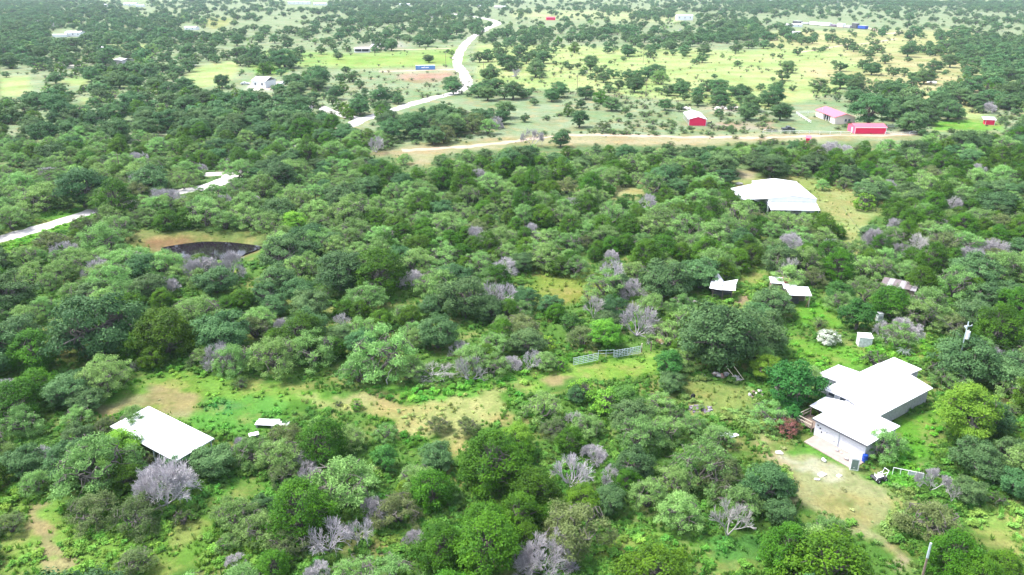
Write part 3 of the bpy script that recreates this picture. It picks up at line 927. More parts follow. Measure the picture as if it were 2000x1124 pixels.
# ------------------------------------------------------------------ trees measured one by one (kind, crown centre u, v, crown width; label where it stands out)
TREES = [
 # left middle
 ('oak',185,637,185,'broad domed grey-green live oak left of the bright green juniper'),
 ('juni',318,645,130,'bright mossy green juniper right of the broad domed live oak'),
 ('oak',30,655,120,'very dark live oak cut by the left edge of the picture'),
 ('mesq',205,718,82,'light-topped mesquite leaning over the left clearing'),
 ('oak',125,765,95,None),('oak',165,775,80,None),('shrub',75,735,70,None),('dead',8,748,50,'lilac dead shrub at the left edge below the dark live oak'),
 ('dead',430,697,78,'silvery dead shrub at the back edge of the grassy clearing'),('shrub',428,712,26,None),('shrub',470,746,38,'round dark shrub alone on the grass behind the white carport'),
 ('mesq',40,825,85,None),('olive',205,835,62,None),('mesq',262,815,70,'thin dark-limbed mesquite reaching over the white carport roof'),('oak',150,850,75,None),('juni',295,695,60,None),
 ('dead',268,712,26,None),('oak',245,640,80,None),
 ('dead',560,640,62,None),('dead',612,632,60,None),('dead',668,626,36,None),
 ('mesq',607,680,104,'rounded pale green mesquite left of the largest leaning mesquite'),
 ('mesq',745,690,150,'wide pale mesquite with a fallen limb at the edge of the middle clearing'),
 ('mesq',700,720,90,None),('mesq',795,715,80,None),('oak',705,670,70,None),
 ('oak',855,648,95,None),('mesq',925,698,88,'light green mesquite beside the heap of fallen branches'),
 ('dead',975,575,85,'large silvery dead tree drooping its branches in the middle of the scrub'),('dead',1000,705,45,None),('dead',1040,702,50,None),
 ('brightshrub',697,790,32,'small round bright green bush alone on the straw-coloured clearing'),('shrub',661,788,18,'thin upright grey shrub left of the small round bright bush'),
 ('juni',802,620,52,None),('juni',980,650,62,None),('juni',540,668,62,'olive juniper behind the rounded pale mesquite'),
 ('mesq',752,842,55,'bushy mesquite at the front edge of the straw clearing'),('olive',855,828,52,None),('olive',912,832,50,None),
 ('mesq',620,835,60,None),('mesq',680,850,80,None),('olive',556,858,80,'bushy olive tree in front of the two white metal strips'),
 # centre
 ('lime',1187,650,78,'yellow-green round tree just behind the grey gates'),('dead',1245,628,88,'dense lilac-grey dead tree left of the big round live oak'),
 ('olive',1292,640,62,None),('oak',1402,652,182,'biggest round live oak, standing between the gates and the white house'),
 ('snag',1160,600,55,'tall bleached snag behind the yellow-green tree'),('vivid',1115,628,52,None),('oak',1075,592,52,None),('mesq',1020,602,55,None),
 ('oak',1030,665,80,None),('brightshrub',1070,672,44,None),('brightshrub',1096,712,38,'bright bushy shrub at the left end of the grey gates'),
 ('vivid',1308,708,66,'vivid green tangle of vine right of the grey gates'),('oak',1312,745,62,None),('mesq',1290,785,74,None),
 ('brightshrub',1140,762,60,None),('brightshrub',1185,785,76,None),('vivid',1222,772,66,None),('oak',1128,770,48,None),('mesq',1060,795,90,None),
 ('snag',1120,812,40,'small bleached snag among the bright green bushes'),('oak',1235,812,92,None),('mesq',1300,838,80,None),('mesq',1350,828,64,None),('mesq',1150,830,70,None),
 ('olive',1080,835,60,None),('mesq',1400,850,70,None),
 # right middle
 ('vivid',1550,742,125,'dark broad-leaved tree hiding the left corner of the white house'),('lime',1497,712,70,'light green tree dotted with white blossom beside the dark broad-leaved tree'),
 ('oak',1510,588,92,'leafy live oak between the two small tin-roofed sheds'),('vivid',1677,612,74,'glossy dark green tree shading the small white hut'),('juni',1742,588,90,'brownish green juniper behind the two grey dead trees'),
 ('dead',1770,637,64,'round fuzzy grey dead tree right of the white hut'),('dead',1725,648,46,'spindly grey dead tree touching the white hut'),
 ('flower',1618,656,52,'bush covered in white blossom left of the white hut'),
 ('brightshrub',1600,806,28,'small lime green bush on the porch roof corner of the white house'),('vivid',1548,805,44,'leafy green bush left of the wooden deck'),('rust',1540,832,54,'bush with rusty red flowers in front of the wooden deck'),
 ('shrub',1712,702,58,'grey-green shrub touching the back of the white house roof'),('shrub',1838,718,66,'pale shrub at the far right corner of the white house'),
 ('oak',1885,700,135,None),('juni',1955,640,110,None),('olive',1862,630,70,None),('oak',1975,720,120,None),('oak',1930,570,80,None),
 ('lime',1893,800,148,'glowing yellow-green tree right of the white house'),('oak',1905,890,100,None),('oak',1980,880,90,None),('oak',1840,720,50,None),
 ('shrub',1975,800,50,None),('mesq',1728,868,88,'bare-limbed mesquite growing against the front corner of the white house'),
 ('mesq',1570,508,95,'round pale mesquite behind the open white-roofed shed'),('snag',1545,528,48,'bleached bare tree right behind the open white-roofed shed'),
 ('oak',1370,530,95,None),('oak',1300,540,120,'dark live oak behind the lilac-grey dead tree'),('dead',1195,532,64,'pinkish grey bare tree at the small yellow-green gap'),('mesq',1125,520,66,None),
 ('dead',805,540,60,'purple-grey bare tree in the middle of the pale mesquites'),('dead',855,545,50,None),('dead',985,515,60,None),('juni',740,530,110,'dark green juniper left of the purple-grey bare tree'),
 ('mesq',1452,418,92,'pale mesquite covering the near left corner of the large white shed'),('mesq',1545,432,70,None),('mesq',1400,400,60,None),('brightshrub',1690,392,56,'yellow-green round bush alone in the field beside the large white shed'),('juni',1757,415,64,'flat-topped dark juniper at the right edge of the field by the large white shed'),
 ('oak',1700,458,50,None),('snag',1795,470,64,None),('dead',1860,400,50,None),('dead',1940,480,76,'whitish dead thicket near the right edge'),('dead',1900,500,50,None),
 ('mesq',1860,520,66,None),('vivid',1640,565,62,None),('olive',1590,540,60,None),('shrub',1600,628,40,None),('mesq',1520,650,40,None),
 ('juni',1800,545,70,'olive green juniper right of the grey ruined roof'),('mesq',1690,520,74,None),
 # around the pond and left road
 ('oak',290,348,92,'dark round live oak behind the grey bare tree by the road'),('juni',225,398,84,'dark juniper standing against the near side of the pale road'),('dead',325,382,68,'grey bare tree in front of the pale road, left of its gap'),
 ('mesq',80,382,92,None),('oak',160,365,112,None),('dead',95,332,54,None),('mesq',20,425,74,None),('olive',100,472,70,'fine-twigged olive tree in front of the left end of the road'),
 ('mesq',295,402,62,None),('mesq',335,422,50,None),('mesq',400,412,90,None),('mesq',470,418,62,None),('lime',575,432,64,'light yellow-green tree right of the stock pond'),
 ('mesq',200,470,95,None),('oak',280,522,74,None),('dead',385,520,70,'whitish bare brush along the near bank of the pond'),('dead',450,518,76,'pale lilac bare brush below the right end of the pond'),
 ('mesq',625,410,60,None),('mesq',690,412,90,None),('juni',600,300,50,None),('mesq',200,590,90,None),('oak',420,545,85,None),('oak',290,560,80,None),
 # bottom left
 ('oak',345,908,72,None),('olive',298,886,64,None),('mesq',262,838,78,None),('lime',240,874,95,'yellow-green leafy tree at the near left corner of the white carport'),('oak',130,895,115,None),('oak',45,900,90,None),('dead',88,888,52,None),
 ('dead',318,945,140,'big round lilac dead shrub in front of the white carport'),('oak',414,896,98,'dark rounded live oak at the near right corner of the white carport'),
 ('snag',258,908,58,'white forked dead limb left of the big lilac dead shrub'),('mesq',68,945,66,'small light mesquite alone at the left edge of the lower grass'),
 ('olive',178,992,104,'grey-green fine-leaved tree on the lower left grass'),('olive',268,1005,104,None),('oak',492,1000,54,'dark shrubby live oak right of the lower left grass'),
 ('mesq',445,1058,52,None),('olive',262,1092,82,None),('dead',456,1092,46,None),('olive',18,1022,62,None),('shrub',355,1010,50,None),
 # bottom centre
 ('dead',607,928,52,None),('dead',702,938,48,None),('dead',735,992,78,'purple-grey dead shrub behind the large lilac one'),('dead',640,1048,98,'large pale lilac dead shrub near the bottom of the picture'),
 ('dead',703,1040,66,None),('dead',770,1098,54,None),('dead',612,1118,64,None),('dead',808,1048,52,None),('mesq',620,958,54,None),('mesq',812,932,84,None),
 ('lime',790,955,40,None),('vivid',750,892,60,None),('oak',852,892,84,None),
 ('juni',962,905,150,'broad bright-topped juniper with a black hollow at its foot'),('juni',950,1010,130,None),('juni',862,1065,118,None),('oak',512,985,60,None),
 ('olive',560,1060,90,None),('olive',550,930,60,None),('mesq',880,960,60,None),
 ('juni',1040,948,108,'upright dark green juniper left of the lavender dead trees'),('juni',1012,1010,92,None),('juni',1085,1005,60,None),
 ('dead',1115,922,92,'lavender dead tree in the middle of the bottom junipers'),('dead',1160,882,60,None),('dead',1192,932,52,None),('brightshrub',1128,955,46,'yellowish bush under the lavender dead trees'),
 ('dead',1128,1018,56,None),('dead',1062,1085,130,'huge pinkish lilac dead shrub at the bottom edge'),('mesq',1372,905,145,None),('mesq',1268,962,92,None),('mesq',1330,1000,104,'pale billowing mesquite, the nearest of the big bottom group'),
 ('mesq',1440,975,110,None),('oak',1240,905,90,None),('oak',1190,975,84,None),('snag',1425,1010,92,'tangle of bleached crooked limbs at the right foot of the pale mesquites'),
 ('oak',1500,945,110,None),('oak',1525,1000,70,None),('juni',1288,1108,165,'vivid green juniper cut by the bottom edge left of the drive'),('olive',1410,930,100,None),
 ('juni',1625,1090,215,'huge dark juniper at the bottom beside the end of the drive'),('juni',1540,1085,120,None),
 # bottom right
 ('olive',1820,1018,120,'bushy olive tree with grey twigs behind the white-topped post'),('oak',1895,960,76,None),('dead',1822,940,62,'brown-grey dead shrub at the end of the low white fence'),
 ('snag',1862,965,40,None),('oak',1920,900,100,None),('oak',1988,945,80,None),('juni',1868,1090,120,None),('juni',1965,1105,90,None),('shrub',1948,972,44,None),
 # far landmarks
 ('oak',1525,218,46,'round live oak left of the red-roofed house'),('oak',1700,215,88,'big live oak behind the long red garage'),('oak',1790,212,66,None),('oak',1815,228,48,None),
 ('oak',1132,233,44,'live oak alone behind the bend of the dirt track'),('olive',1178,246,36,'thin grey mesquite standing on the dirt track'),('juni',1110,218,24,None),('oak',1095,272,42,'olive live oak on the near side of the dirt track'),
 ('dead',1040,272,44,'grey bare bush beside the dirt track'),('oak',1300,204,32,None),('oak',1327,211,20,None),('oak',1230,225,18,None),('oak',1305,174,34,None),('oak',1363,195,32,None),('oak',1398,195,30,None),
 ('oak',1240,165,42,None),('oak',1210,165,24,None),('juni',1155,178,26,None),('oak',1022,185,22,None),('oak',1078,186,36,None),('oak',1135,202,22,None),
 ('olive',850,245,52,None),('mesq',885,242,56,None),('olive',926,240,60,None),('mesq',952,247,46,None),('olive',902,226,50,None),('oak',842,228,46,None),('mesq',818,240,50,None),('olive',868,262,50,None),('dead',968,238,36,None),('oak',880,158,34,None),('juni',680,218,32,None),('juni',745,225,34,None),
 ('oak',837,113,26,None),('oak',660,108,22,None),('oak',555,110,60,None),('oak',990,120,44,None),('oak',360,163,46,'round live oak at the edge of the yellow patch on the left'),('oak',432,158,38,None),
]
TREES += [('oak',620,150,60,None),('juni',590,250,60,None),('oak',555,232,60,None)]

LMK = [('the stock pond',408,478),('the big round live oak',1400,655),('the grey gates',1185,697),('the white house',1700,790),('the white carport',345,840),
 ('the two white metal strips',535,826),('the large white shed',1520,382),('the crumpled tin roof',1407,570),('the open white-roofed shed',1555,575),('the white hut',1687,660),
 ('the pole with a transformer',1882,675),('the white-topped post',1790,1085),('the low white fence',1772,925),('the straw-coloured clearing',800,800),('the burnt rubbish heap',1365,792),
 ('the grey ruined roof',1747,552),('the lime green tree',1893,800),('the biggest lilac dead shrub',1062,1085),('the bottom edge of the drive',1750,1060),('the big lilac dead shrub',318,945),
 ('the lower left grass',120,1060),('the red barn',1354,232),('the long red garage',1692,252),('the red-roofed house',1632,228),('the small red stall on the right edge',1932,236),
 ('the dirt track',1100,268),('the start of the dirt track',800,294),('the road junction',705,236),('the blue container',830,131),('the open-fronted white trailer',706,95),
 ('the white house in the oaks',500,162),('the long junk row',1620,47),('the large silvery dead tree',975,572),('the purple-grey bare tree',805,540),('the small straw strip',1242,373),
 ('the far road gap',400,362),('the left end of the road',60,455),('the bright green juniper',318,645),('the upper left white building',130,66),('the flat-topped dark juniper',1757,415),
 ('the whitish edge thicket',1940,480),('the lavender dead tree',1115,922),('the bright-topped juniper',962,905),('the left edge of the picture',4,560),('the nearest pale mesquite',1330,1000),
 ('the green bank behind the pond',600,450),('the pinkish grey bare tree',1195,532),('the huge dark bottom juniper',1625,1090),('the pale lilac dead shrub',640,1048),('the yellow-green round bush',1690,392),
 ('the tree-shaded left woods',150,250),('the small left yellow patch',30,165),('the road bend below the container',910,165),('the right edge of the picture',1996,330),('the olive tree by the post',1820,1018),
 ('the narrow straw gap',1022,370),('the broad domed live oak',185,637),('the bottom left corner',5,1115),('the yellow-green pond tree',575,432),('the white ranch building',1340,34)]
LOOK = {'oak': 'grey-green live oak', 'mesq': 'pale feathery mesquite', 'juni': 'deep green juniper', 'dead': 'lilac-grey dead tree', 'snag': 'bleached bare snag', 'shrub': 'low dark green shrub',
 'lime': 'yellow-green leafy tree', 'vivid': 'vivid dark green tree', 'olive': 'olive-green fine-leaved tree', 'flower': 'white-blossomed bush', 'rust': 'rusty bush', 'brightshrub': 'bright green bush'}
CAT = {'oak': 'live oak', 'mesq': 'mesquite', 'juni': 'juniper', 'dead': 'dead tree', 'snag': 'snag', 'shrub': 'shrub', 'lime': 'tree', 'vivid': 'tree', 'olive': 'tree', 'flower': 'bush', 'rust': 'bush', 'brightshrub': 'bush'}

trees = []          # (kind, x, y, D, label)
for k, cu, cv, w_, lab in TREES:
    hr = VAR[k]['h']
    z = 0.0
    for _ in range(6):
        x, y = P(cu, cv, z)
        D = w_ / scale_at(x, y, z)
        z = .52 * hr * D
    trees.append((k, x, y, D, lab, True))

grid = {}
def gkey(x, y): return (int(x // 12), int(y // 12))
def gadd(x, y, D): grid.setdefault(gkey(x, y), []).append((x, y, D))
def crowded(x, y, D, f):
    a_, b_ = gkey(x, y)
    for i in (-1, 0, 1):
        for j in (-1, 0, 1):
            for (p_, q_, d_) in grid.get((a_ + i, b_ + j), ()):
                if (p_ - x) ** 2 + (q_ - y) ** 2 < (f * (D + d_) / 2) ** 2: return True
    return False
for t in trees: gadd(t[1], t[2], t[3])

# share of the view (in ninths) that crowns cover, per 100 x 28 px, top of the picture first
COVER = ["87676677874567888878","88864468865474743445","88986476888888863535","87898557177787656388","99988611255545321579",
         "48877672254543332448","69998877163434346736","99999876233323641977","99999988972101120583","99999896861100003888"]
def cover(u, v):
    if v >= 281: return 8.7 if v < 540 else 7.9
    x = min(max(u / 100 - .5, 0), 18.999); y = min(max(v / 28 - .5, 0), 8.999)
    i, j = int(x), int(y)
    fx, fy = x - i, y - j
    g = lambda a_, b_: float(COVER[b_][a_])
    return (g(i, j) * (1 - fx) + g(i + 1, j) * fx) * (1 - fy) + (g(i, j + 1) * (1 - fx) + g(i + 1, j + 1) * fx) * fy
def mix(u, v, n_):
    """shares of kinds: oak mesq juni dead olive shrub lime"""
    if v < 120: return (.80, .05, .08, .06, .0, .01, 0)
    if v < 281:
        return (.62, .05, .24, .08, 0, .01, 0) if u < 700 else (.78, .06, .09, .04, 0, .03, 0)
    if v < 340: return (.30, .15, .42, .08, .04, 0, .01) if u > 1400 else (.38, .27, .25, .05, .04, 0, .01)
    if v < 560:
        if u < 700: return (.20, .58, .04, .06, .11, 0, .01)
        if u < 1400: return (.16, .42, .28, .05, .06, 0, .03)
        return (.29, .26, .28, .06, .08, 0, .03)
    if 1040 < u < 1420 and 735 < v < 880: return (.10, .42, .06, .05, .17, .04, .16)
    if v < 780: return (.38, .32, .12, .06, .10, 0, .02)
    if 800 < u < 1250: return (.17, .15, .46, .08, .08, .04, .02)
    return (.24, .30, .13, .10, .15, .04, .04)
KS = ('oak', 'mesq', 'juni', 'dead', 'olive', 'shrub', 'lime')
BASE_D = {'oak': 8.2, 'mesq': 6.8, 'juni': 5.6, 'dead': 5.0, 'olive': 6.2, 'shrub': 3.0, 'lime': 5.5}
rt = random.Random(77)
def try_tree(u, v, force_cover=None):
    x, y = P(u, v)
    ms = mix(u, v, 0)
    # species come in patches
    pn = float(fnoise(x * .045 + 9, y * .045 + 4))
    r_ = rt.random() * .62 + (pn - .25) * .76
    r_ = min(max(r_, 0), .9999)
    acc = 0
    for k, s_ in zip(KS, ms):
        acc += s_
        if r_ < acc: break
    D = BASE_D[k] * ((.62 + .75 * rt.random() ** 1.3) if v > 281 else (.45 + 1.05 * rt.random() ** 1.4))
    if v < 281: D *= 1.02 if v > 120 else 1.15
    if crowded(x, y, D, .34 if v < 281 else .46): return
    hh = VAR[k]['h'] * D
    sc = scale_at(x, y)
    if v > -10:
        hs = hh * sc * .92
        for du, dv in ((0, -.1), (-.40, -.5), (.40, -.5), (0, -.95), (-.25, -.85), (.25, -.85), (0, -.5)):
            if in_clear(u + du * D * sc, v + dv * hs): return
    if v < 281 and cover(u, v) < 7 and float(fnoise(x * .055 + 60, y * .04 + 21)) < .30 + .30 * rt.random(): return
    gadd(x, y, D)
    trees.append((k, x, y, D, None, False))
cell_v = []
v = 1290.0
while v > 3:
    step = 14 if v > 300 else (6 if v > 80 else 3)
    cell_v.append((v, v - step))
    v -= step
for va, vb in cell_v:
    vm = (va + vb) / 2
    y1, y0 = P(0, vb)[1], P(0, va)[1]
    um = -160
    while um < 2160:
        x0, x1 = P(um, vm)[0], P(um + 40, vm)[0]
        area = (x1 - x0) * (y1 - y0)
        cv_ = cover(um + 20, min(vm, 1110)) / 9.6
        g_ = float(fnoise(P(um, vm)[0] * .022, y0 * .011))
        if vm < 281: cv_ = min(.97, max(.0, cv_ + (g_ - .5) * 1.1))
        Wd, Hh_ = 6.6, 4.3
        tn = CH / y0
        n_ = -math.log(1 - min(cv_, .965)) / (Wd * .75 * (Wd * .75 + Hh_ * .8 / tn)) * area * (1.25 if vm > 281 else 1.0)
        if vm < 281: n_ *= .8 + 2.0 * max(cv_ - .45, 0)
        kk = int(n_) + (rt.random() < n_ - int(n_))
        for _ in range(kk * (2 if vm > 281 else 1)):
            try_tree(um + rt.random() * 40, va + (vb - va) * rt.random())
        um += 40
print('trees', len(trees))

# how much of each crown the camera sees (front to back on a coarse raster)
order = sorted(range(len(trees)), key=lambda i: trees[i][2])
BW, BH = 500, 281
buf = np.zeros((BH, BW), bool)
seen = [0] * len(trees)
yy, xx = np.mgrid[0:BH, 0:BW]
for i in order:
    k, x, y, D, lab, man = trees[i]
    hh = VAR[k]['h'] * D
    u_, v_, d_ = proj(x, y, hh * .52)
    if d_ < 5: continue
    a_ = D * FOC / d_ / 2 / 4 * .9
    b_ = hh * FOC / d_ / 2 / 4 * 1.05
    cu, cv = u_ / 4, v_ / 4
    x0, x1, y0, y1 = int(max(cu - a_, 0)), int(min(cu + a_ + 1, BW)), int(max(cv - b_, 0)), int(min(cv + b_ + 1, BH))
    if x1 <= x0 or y1 <= y0: continue
    e = ((xx[y0:y1, x0:x1] - cu) / max(a_, .5)) ** 2 + ((yy[y0:y1, x0:x1] - cv) / max(b_, .5)) ** 2 < 1
    s_ = buf[y0:y1, x0:x1]
    seen[i] = int((e & ~s_).sum()) / max(1.0, PI * a_ * b_) * (a_ * b_)
    dens = .6 if k in ('dead', 'snag') else 1
    if dens == 1: s_ |= e
order2 = sorted(range(len(trees)), key=lambda i: -seen[i])
single, count, total = set(), {}, 0
for i in order2:
    t = trees[i]
    if t[5] or (seen[i] > 6.5 and count.get(t[0], 0) < 230):
        if t[5] and seen[i] < 1 and not t[4]: continue
        single.add(i)
        count[t[0]] = count.get(t[0], 0) + 1
print('individuals', len(single), count)

def describe(k, x, y, D):
    hh = VAR[k]['h'] * D
    u_, v_, _ = proj(x, y, hh * .5)
    best = min(LMK, key=lambda m_: math.hypot(m_[1] - u_, (m_[2] - v_) * 1.25))
    du, dv = u_ - best[1], v_ - best[2]
    dist = math.hypot(du, dv)
    hz = 'left of' if du < 0 else 'right of'
    vt = 'behind' if dv < 0 else 'in front of'
    if 'edge of the picture' in best[0] or 'corner' in best[0]: rel = ('close to', 'near', 'some way from')[0 if dist < 50 else 1 if dist < 110 else 2]; return best[0], rel
    if abs(du) > 2.2 * abs(dv): rel = hz
    elif abs(dv) > 2.2 * abs(du): rel = vt
    else: rel = ('behind and left of' if du < 0 else 'behind and right of') if dv < 0 else ('in front and left of' if du < 0 else 'in front and right of')
    pre = 'just ' if dist < 42 else '' if dist < 85 else 'some way ' if dist < 140 else 'well '
    return best[0], pre + rel
def size_word(k, D):
    q_ = D / BASE_D.get(k, D)
    return 'small ' if q_ < .78 else 'large ' if q_ > 1.12 else 'middling ' if q_ < .95 else ''
labels = {}
for i in sorted(single):
    k, x, y, D, lab, man = trees[i]
    if lab is None:
        lm_, rel = describe(k, x, y, D)
        lab = size_word(k, D) + LOOK[k] + ' ' + rel + ' ' + lm_
    labels[i] = lab
cnt = {}
for i, L_ in labels.items(): cnt.setdefault(L_, []).append(i)
SHORT = {'oak': 'an oak', 'mesq': 'a mesquite', 'juni': 'a juniper', 'dead': 'a dead tree', 'snag': 'a snag', 'shrub': 'a shrub', 'lime': 'a lime tree', 'vivid': 'a dark tree', 'olive': 'an olive tree', 'flower': 'a blossoming bush', 'rust': 'a rusty bush', 'brightshrub': 'a bright bush'}
sl = sorted(single)
SX = np.array([trees[i][1] for i in sl]); SY = np.array([trees[i][2] for i in sl])
for L_, ids in cnt.items():
    if len(ids) < 2: continue
    for i in ids:
        x, y = trees[i][1], trees[i][2]
        d_ = (SX - x) ** 2 + (SY - y) ** 2
        d_[sl.index(i)] = 1e9
        j = sl[int(d_.argmin())]
        side = 'on its left' if trees[j][1] < x else 'on its right'
        if abs(trees[j][2] - y) > 2 * abs(trees[j][1] - x): side = 'behind it' if trees[j][2] > y else 'before it'
        new = L_ + ', ' + SHORT[trees[j][0]] + ' ' + side
        if len(new.split()) > 16 and L_.split()[0] in ('small', 'large', 'middling'): new = new.split(' ', 1)[1]
        if len(new.split()) <= 16: labels[i] = new
        elif len((L_ + ', ' + SHORT[trees[j][0]].split(' ', 1)[1] + ' ' + side.split()[-1]).split()) <= 16:
            labels[i] = L_ + ', ' + SHORT[trees[j][0]].split(' ', 1)[1] + ' ' + side.split()[-1]

GROUPN = {'oak': 'live oaks in the scrub', 'mesq': 'mesquites in the scrub', 'juni': 'junipers in the scrub', 'dead': 'dead trees in the scrub', 'snag': 'bleached snags in the scrub', 'shrub': 'low shrubs in the scrub', 'lime': 'yellow-green trees in the scrub',
 'vivid': 'dark broad-leaved trees in the scrub', 'olive': 'olive-green trees in the scrub', 'flower': 'flowering bushes', 'rust': 'rusty bushes', 'brightshrub': 'bright green bushes'}
for i in labels:
    while len(labels[i].split()) > 16:
        for a_, b_ in (('middling ', ''), ('some way ', ''), (', an ', ', '), (', a ', ', '), ('fine-leaved ', ''), ('grey-green ', ''), ('feathery ', ''), ('just ', ''), ('small ', ''), ('large ', '')):
            if a_ in labels[i]:
                labels[i] = labels[i].replace(a_, b_, 1)
                break
        else: break
def plant_tree(i):
    k, x, y, D, lab, man = trees[i]
    V_ = VAR[k]
    rr = random.Random(i * 7 + 1)
    ms = V_['v'][rr.randrange(len(V_['v']))]
    s_ = D / V_['D']
    rz = rr.random() * 2 * PI
    sz = s_ * rr.uniform(.88, 1.14)
    px = D * scale_at(x, y)
    z = float(pond_depth(x, y))
    if 'trunk' in ms and px > 50:
        e = thing(V_['name'], labels[i], CAT[k], (x, y, z), rz, GROUPN[k])
        e.scale = (s_, s_ * rr.uniform(.92, 1.08), sz)
        obj('trunk', ms['trunk'], e)
        obj('crown', ms['crown'], e)
    else:
        o = obj(V_['name'], ms['whole'])
        o.location = (x, y, z)
        o.rotation_euler = (0, 0, rz)
        o.scale = (s_, s_ * rr.uniform(.92, 1.08), sz)
        tag(o, labels[i], CAT[k], GROUPN[k])
for i in sorted(single): plant_tree(i)

# ------------------------------------------------------------------ the rest of the woods and the ground growth: one object each, scattered with geometry nodes
def scatter(name, meshes, pts, label, tint=None):
    """pts: rows of x, y, z, rz, scale_xy, scale_z, variant"""
    pts = np.asarray(pts, float)
    me = bpy.data.meshes.new(name)
    me.vertices.add(len(pts))
    me.vertices.foreach_set('co', pts[:, :3].astype(np.float32).ravel())
    a_ = me.attributes.new('rot', 'FLOAT_VECTOR', 'POINT')
    a_.data.foreach_set('vector', np.stack([rs.uniform(-.06, .06, len(pts)), rs.uniform(-.06, .06, len(pts)), pts[:, 3]], -1).astype(np.float32).ravel())
    a_ = me.attributes.new('scl', 'FLOAT_VECTOR', 'POINT')
    a_.data.foreach_set('vector', np.stack([pts[:, 4], pts[:, 4], pts[:, 5]], -1).astype(np.float32).ravel())
    a_ = me.attributes.new('kindno', 'INT', 'POINT')
    a_.data.foreach_set('value', pts[:, 6].astype(np.int32))
    if tint is not None:
        a_ = me.attributes.new('tint', 'FLOAT_COLOR', 'POINT')
        a_.data.foreach_set('color', np.concatenate([tint, np.ones((len(pts), 1))], 1).astype(np.float32).ravel())
    o = tag(obj(name, me), label, kind='stuff')
    g = bpy.data.node_groups.new(name + '_nodes', 'GeometryNodeTree')
    g.interface.new_socket('Geometry', in_out='INPUT', socket_type='NodeSocketGeometry')
    g.interface.new_socket('Geometry', in_out='OUTPUT', socket_type='NodeSocketGeometry')
    N, L = g.nodes, g.links
    gi, go = N.new('NodeGroupInput'), N.new('NodeGroupOutput')
    join = N.new('GeometryNodeJoinGeometry')
    def named(nm_, t):
        q_ = N.new('GeometryNodeInputNamedAttribute')
        q_.data_type = t
        q_.inputs['Name'].default_value = nm_
        return q_.outputs['Attribute']
    rot, scl, kn = named('rot', 'FLOAT_VECTOR'), named('scl', 'FLOAT_VECTOR'), named('kindno', 'INT')
    for k, m_ in enumerate(meshes):
        so = bpy.data.objects.new(name + '_source', m_)
        ip = N.new('GeometryNodeInstanceOnPoints')
        cmp_ = N.new('FunctionNodeCompare')
        cmp_.data_type = 'INT'
        cmp_.operation = 'EQUAL'
        L.new(kn, cmp_.inputs[2])
        cmp_.inputs[3].default_value = k
        oi = N.new('GeometryNodeObjectInfo')
        oi.inputs['Object'].default_value = so
        L.new(gi.outputs[0], ip.inputs['Points'])
        L.new(cmp_.outputs[0], ip.inputs['Selection'])
        L.new(oi.outputs['Geometry'], ip.inputs['Instance'])
        L.new(rot, ip.inputs['Rotation'])
        L.new(scl, ip.inputs['Scale'])
        L.new(ip.outputs[0], join.inputs[0])
    L.new(join.outputs[0], go.inputs[0])
    md = o.modifiers.new('scatter', 'NODES')
    md.node_group = g
    return o
STUFFNAME = {'oak': ('live_oak_woodland', 'mass of smaller grey-green live oaks reaching to the horizon'), 'mesq': ('mesquite_scrub', 'mass of smaller pale mesquites filling the scrub'),
 'juni': ('juniper_scrub', 'mass of smaller dark junipers filling the scrub'), 'dead': ('dead_brush', 'mass of smaller grey dead brush between the trees'),
 'olive': ('olive_scrub', 'mass of smaller olive-green trees filling the scrub'), 'shrub': ('shrubbery', 'scattered low dark shrubs'), 'lime': ('bright_scrub', 'scattered small yellow-green trees')}
rest = {}
for i, t in enumerate(trees):
    if i in single or t[5]: continue
    rest.setdefault(t[0], []).append(t)
for k, L_ in rest.items():
    hi = [m_['whole'] for m_ in VAR[k]['v']]
    lo = [m_['whole'] for m_ in LOW.get(k, LOW['oak'] if k == 'lime' else LOW['mesq'] if k == 'olive' else [])]
    rows = []
    for (_k, x, y, D, _l, _m) in L_:
        far_ = y > 300 and lo
        vv_ = rt.randrange(len(lo)) + len(hi) if far_ else rt.randrange(len(hi))
        s_ = D / VAR[k]['D']
        rows.append((x, y, float(pond_depth(x, y)), rt.random() * 6.28, s_, s_ * rt.uniform(.88, 1.12), vv_))
    scatter(STUFFNAME[k][0], hi + lo, rows, STUFFNAME[k][1])

# weeds and grass: small leafy plants, tinted like the ground they grow on
def make_weed(seed, kind):
    r = np.random.RandomState(seed)
    p = Plant('weed', 'weed', 'weed')
    if kind == 'grass':
        n_ = 26
        th = r.rand(n_) * 6.28
        rr = r.rand(n_) * .22
        base = np.stack([rr * np.cos(th), rr * np.sin(th), np.zeros(n_)], -1)
        h = .28 + .3 * r.rand(n_)
        lean = rnd_dirs(n_, r) * .22
        lean[:, 2] = h
        side = np.stack([-np.sin(th), np.cos(th), np.zeros(n_)], -1) * .035
        vq = np.stack([base - side, base + side, base + lean * .8 + side * .7, base + lean], 1).reshape(-1, 3)
        return np_mesh('grass_tuft', vq, np.arange(len(vq)).reshape(-1, 4), ['weed'], tone=r.rand(n_))
    for _ in range(7 if kind == 'bushy' else 4):
        c = np.array([r.uniform(-.35, .35), r.uniform(-.35, .35), r.uniform(.12, .3)])
        p.cluster(c, .28, 22, .20, .12, r, np.array([0, 0, .7]), shell=.3, flat=.8, up=.5)
    lv = np.concatenate(p.lv)
    return np_mesh('weed', lv, np.arange(len(lv)).reshape(-1, 4), ['weed'], tone=np.concatenate(p.tone))
weeds = [make_weed(1, 'bushy'), make_weed(2, 'bushy'), make_weed(3, 'low'), make_weed(4, 'grass'), make_weed(5, 'grass')]
rows, tints = [], []
NW = 52000
uu = rs.uniform(-60, 2060, NW * 2)
vq_ = 1160 - 860 * rs.rand(NW * 2) ** .85
tq = CH / (sp - (562 - vq_) / FOC * cp)
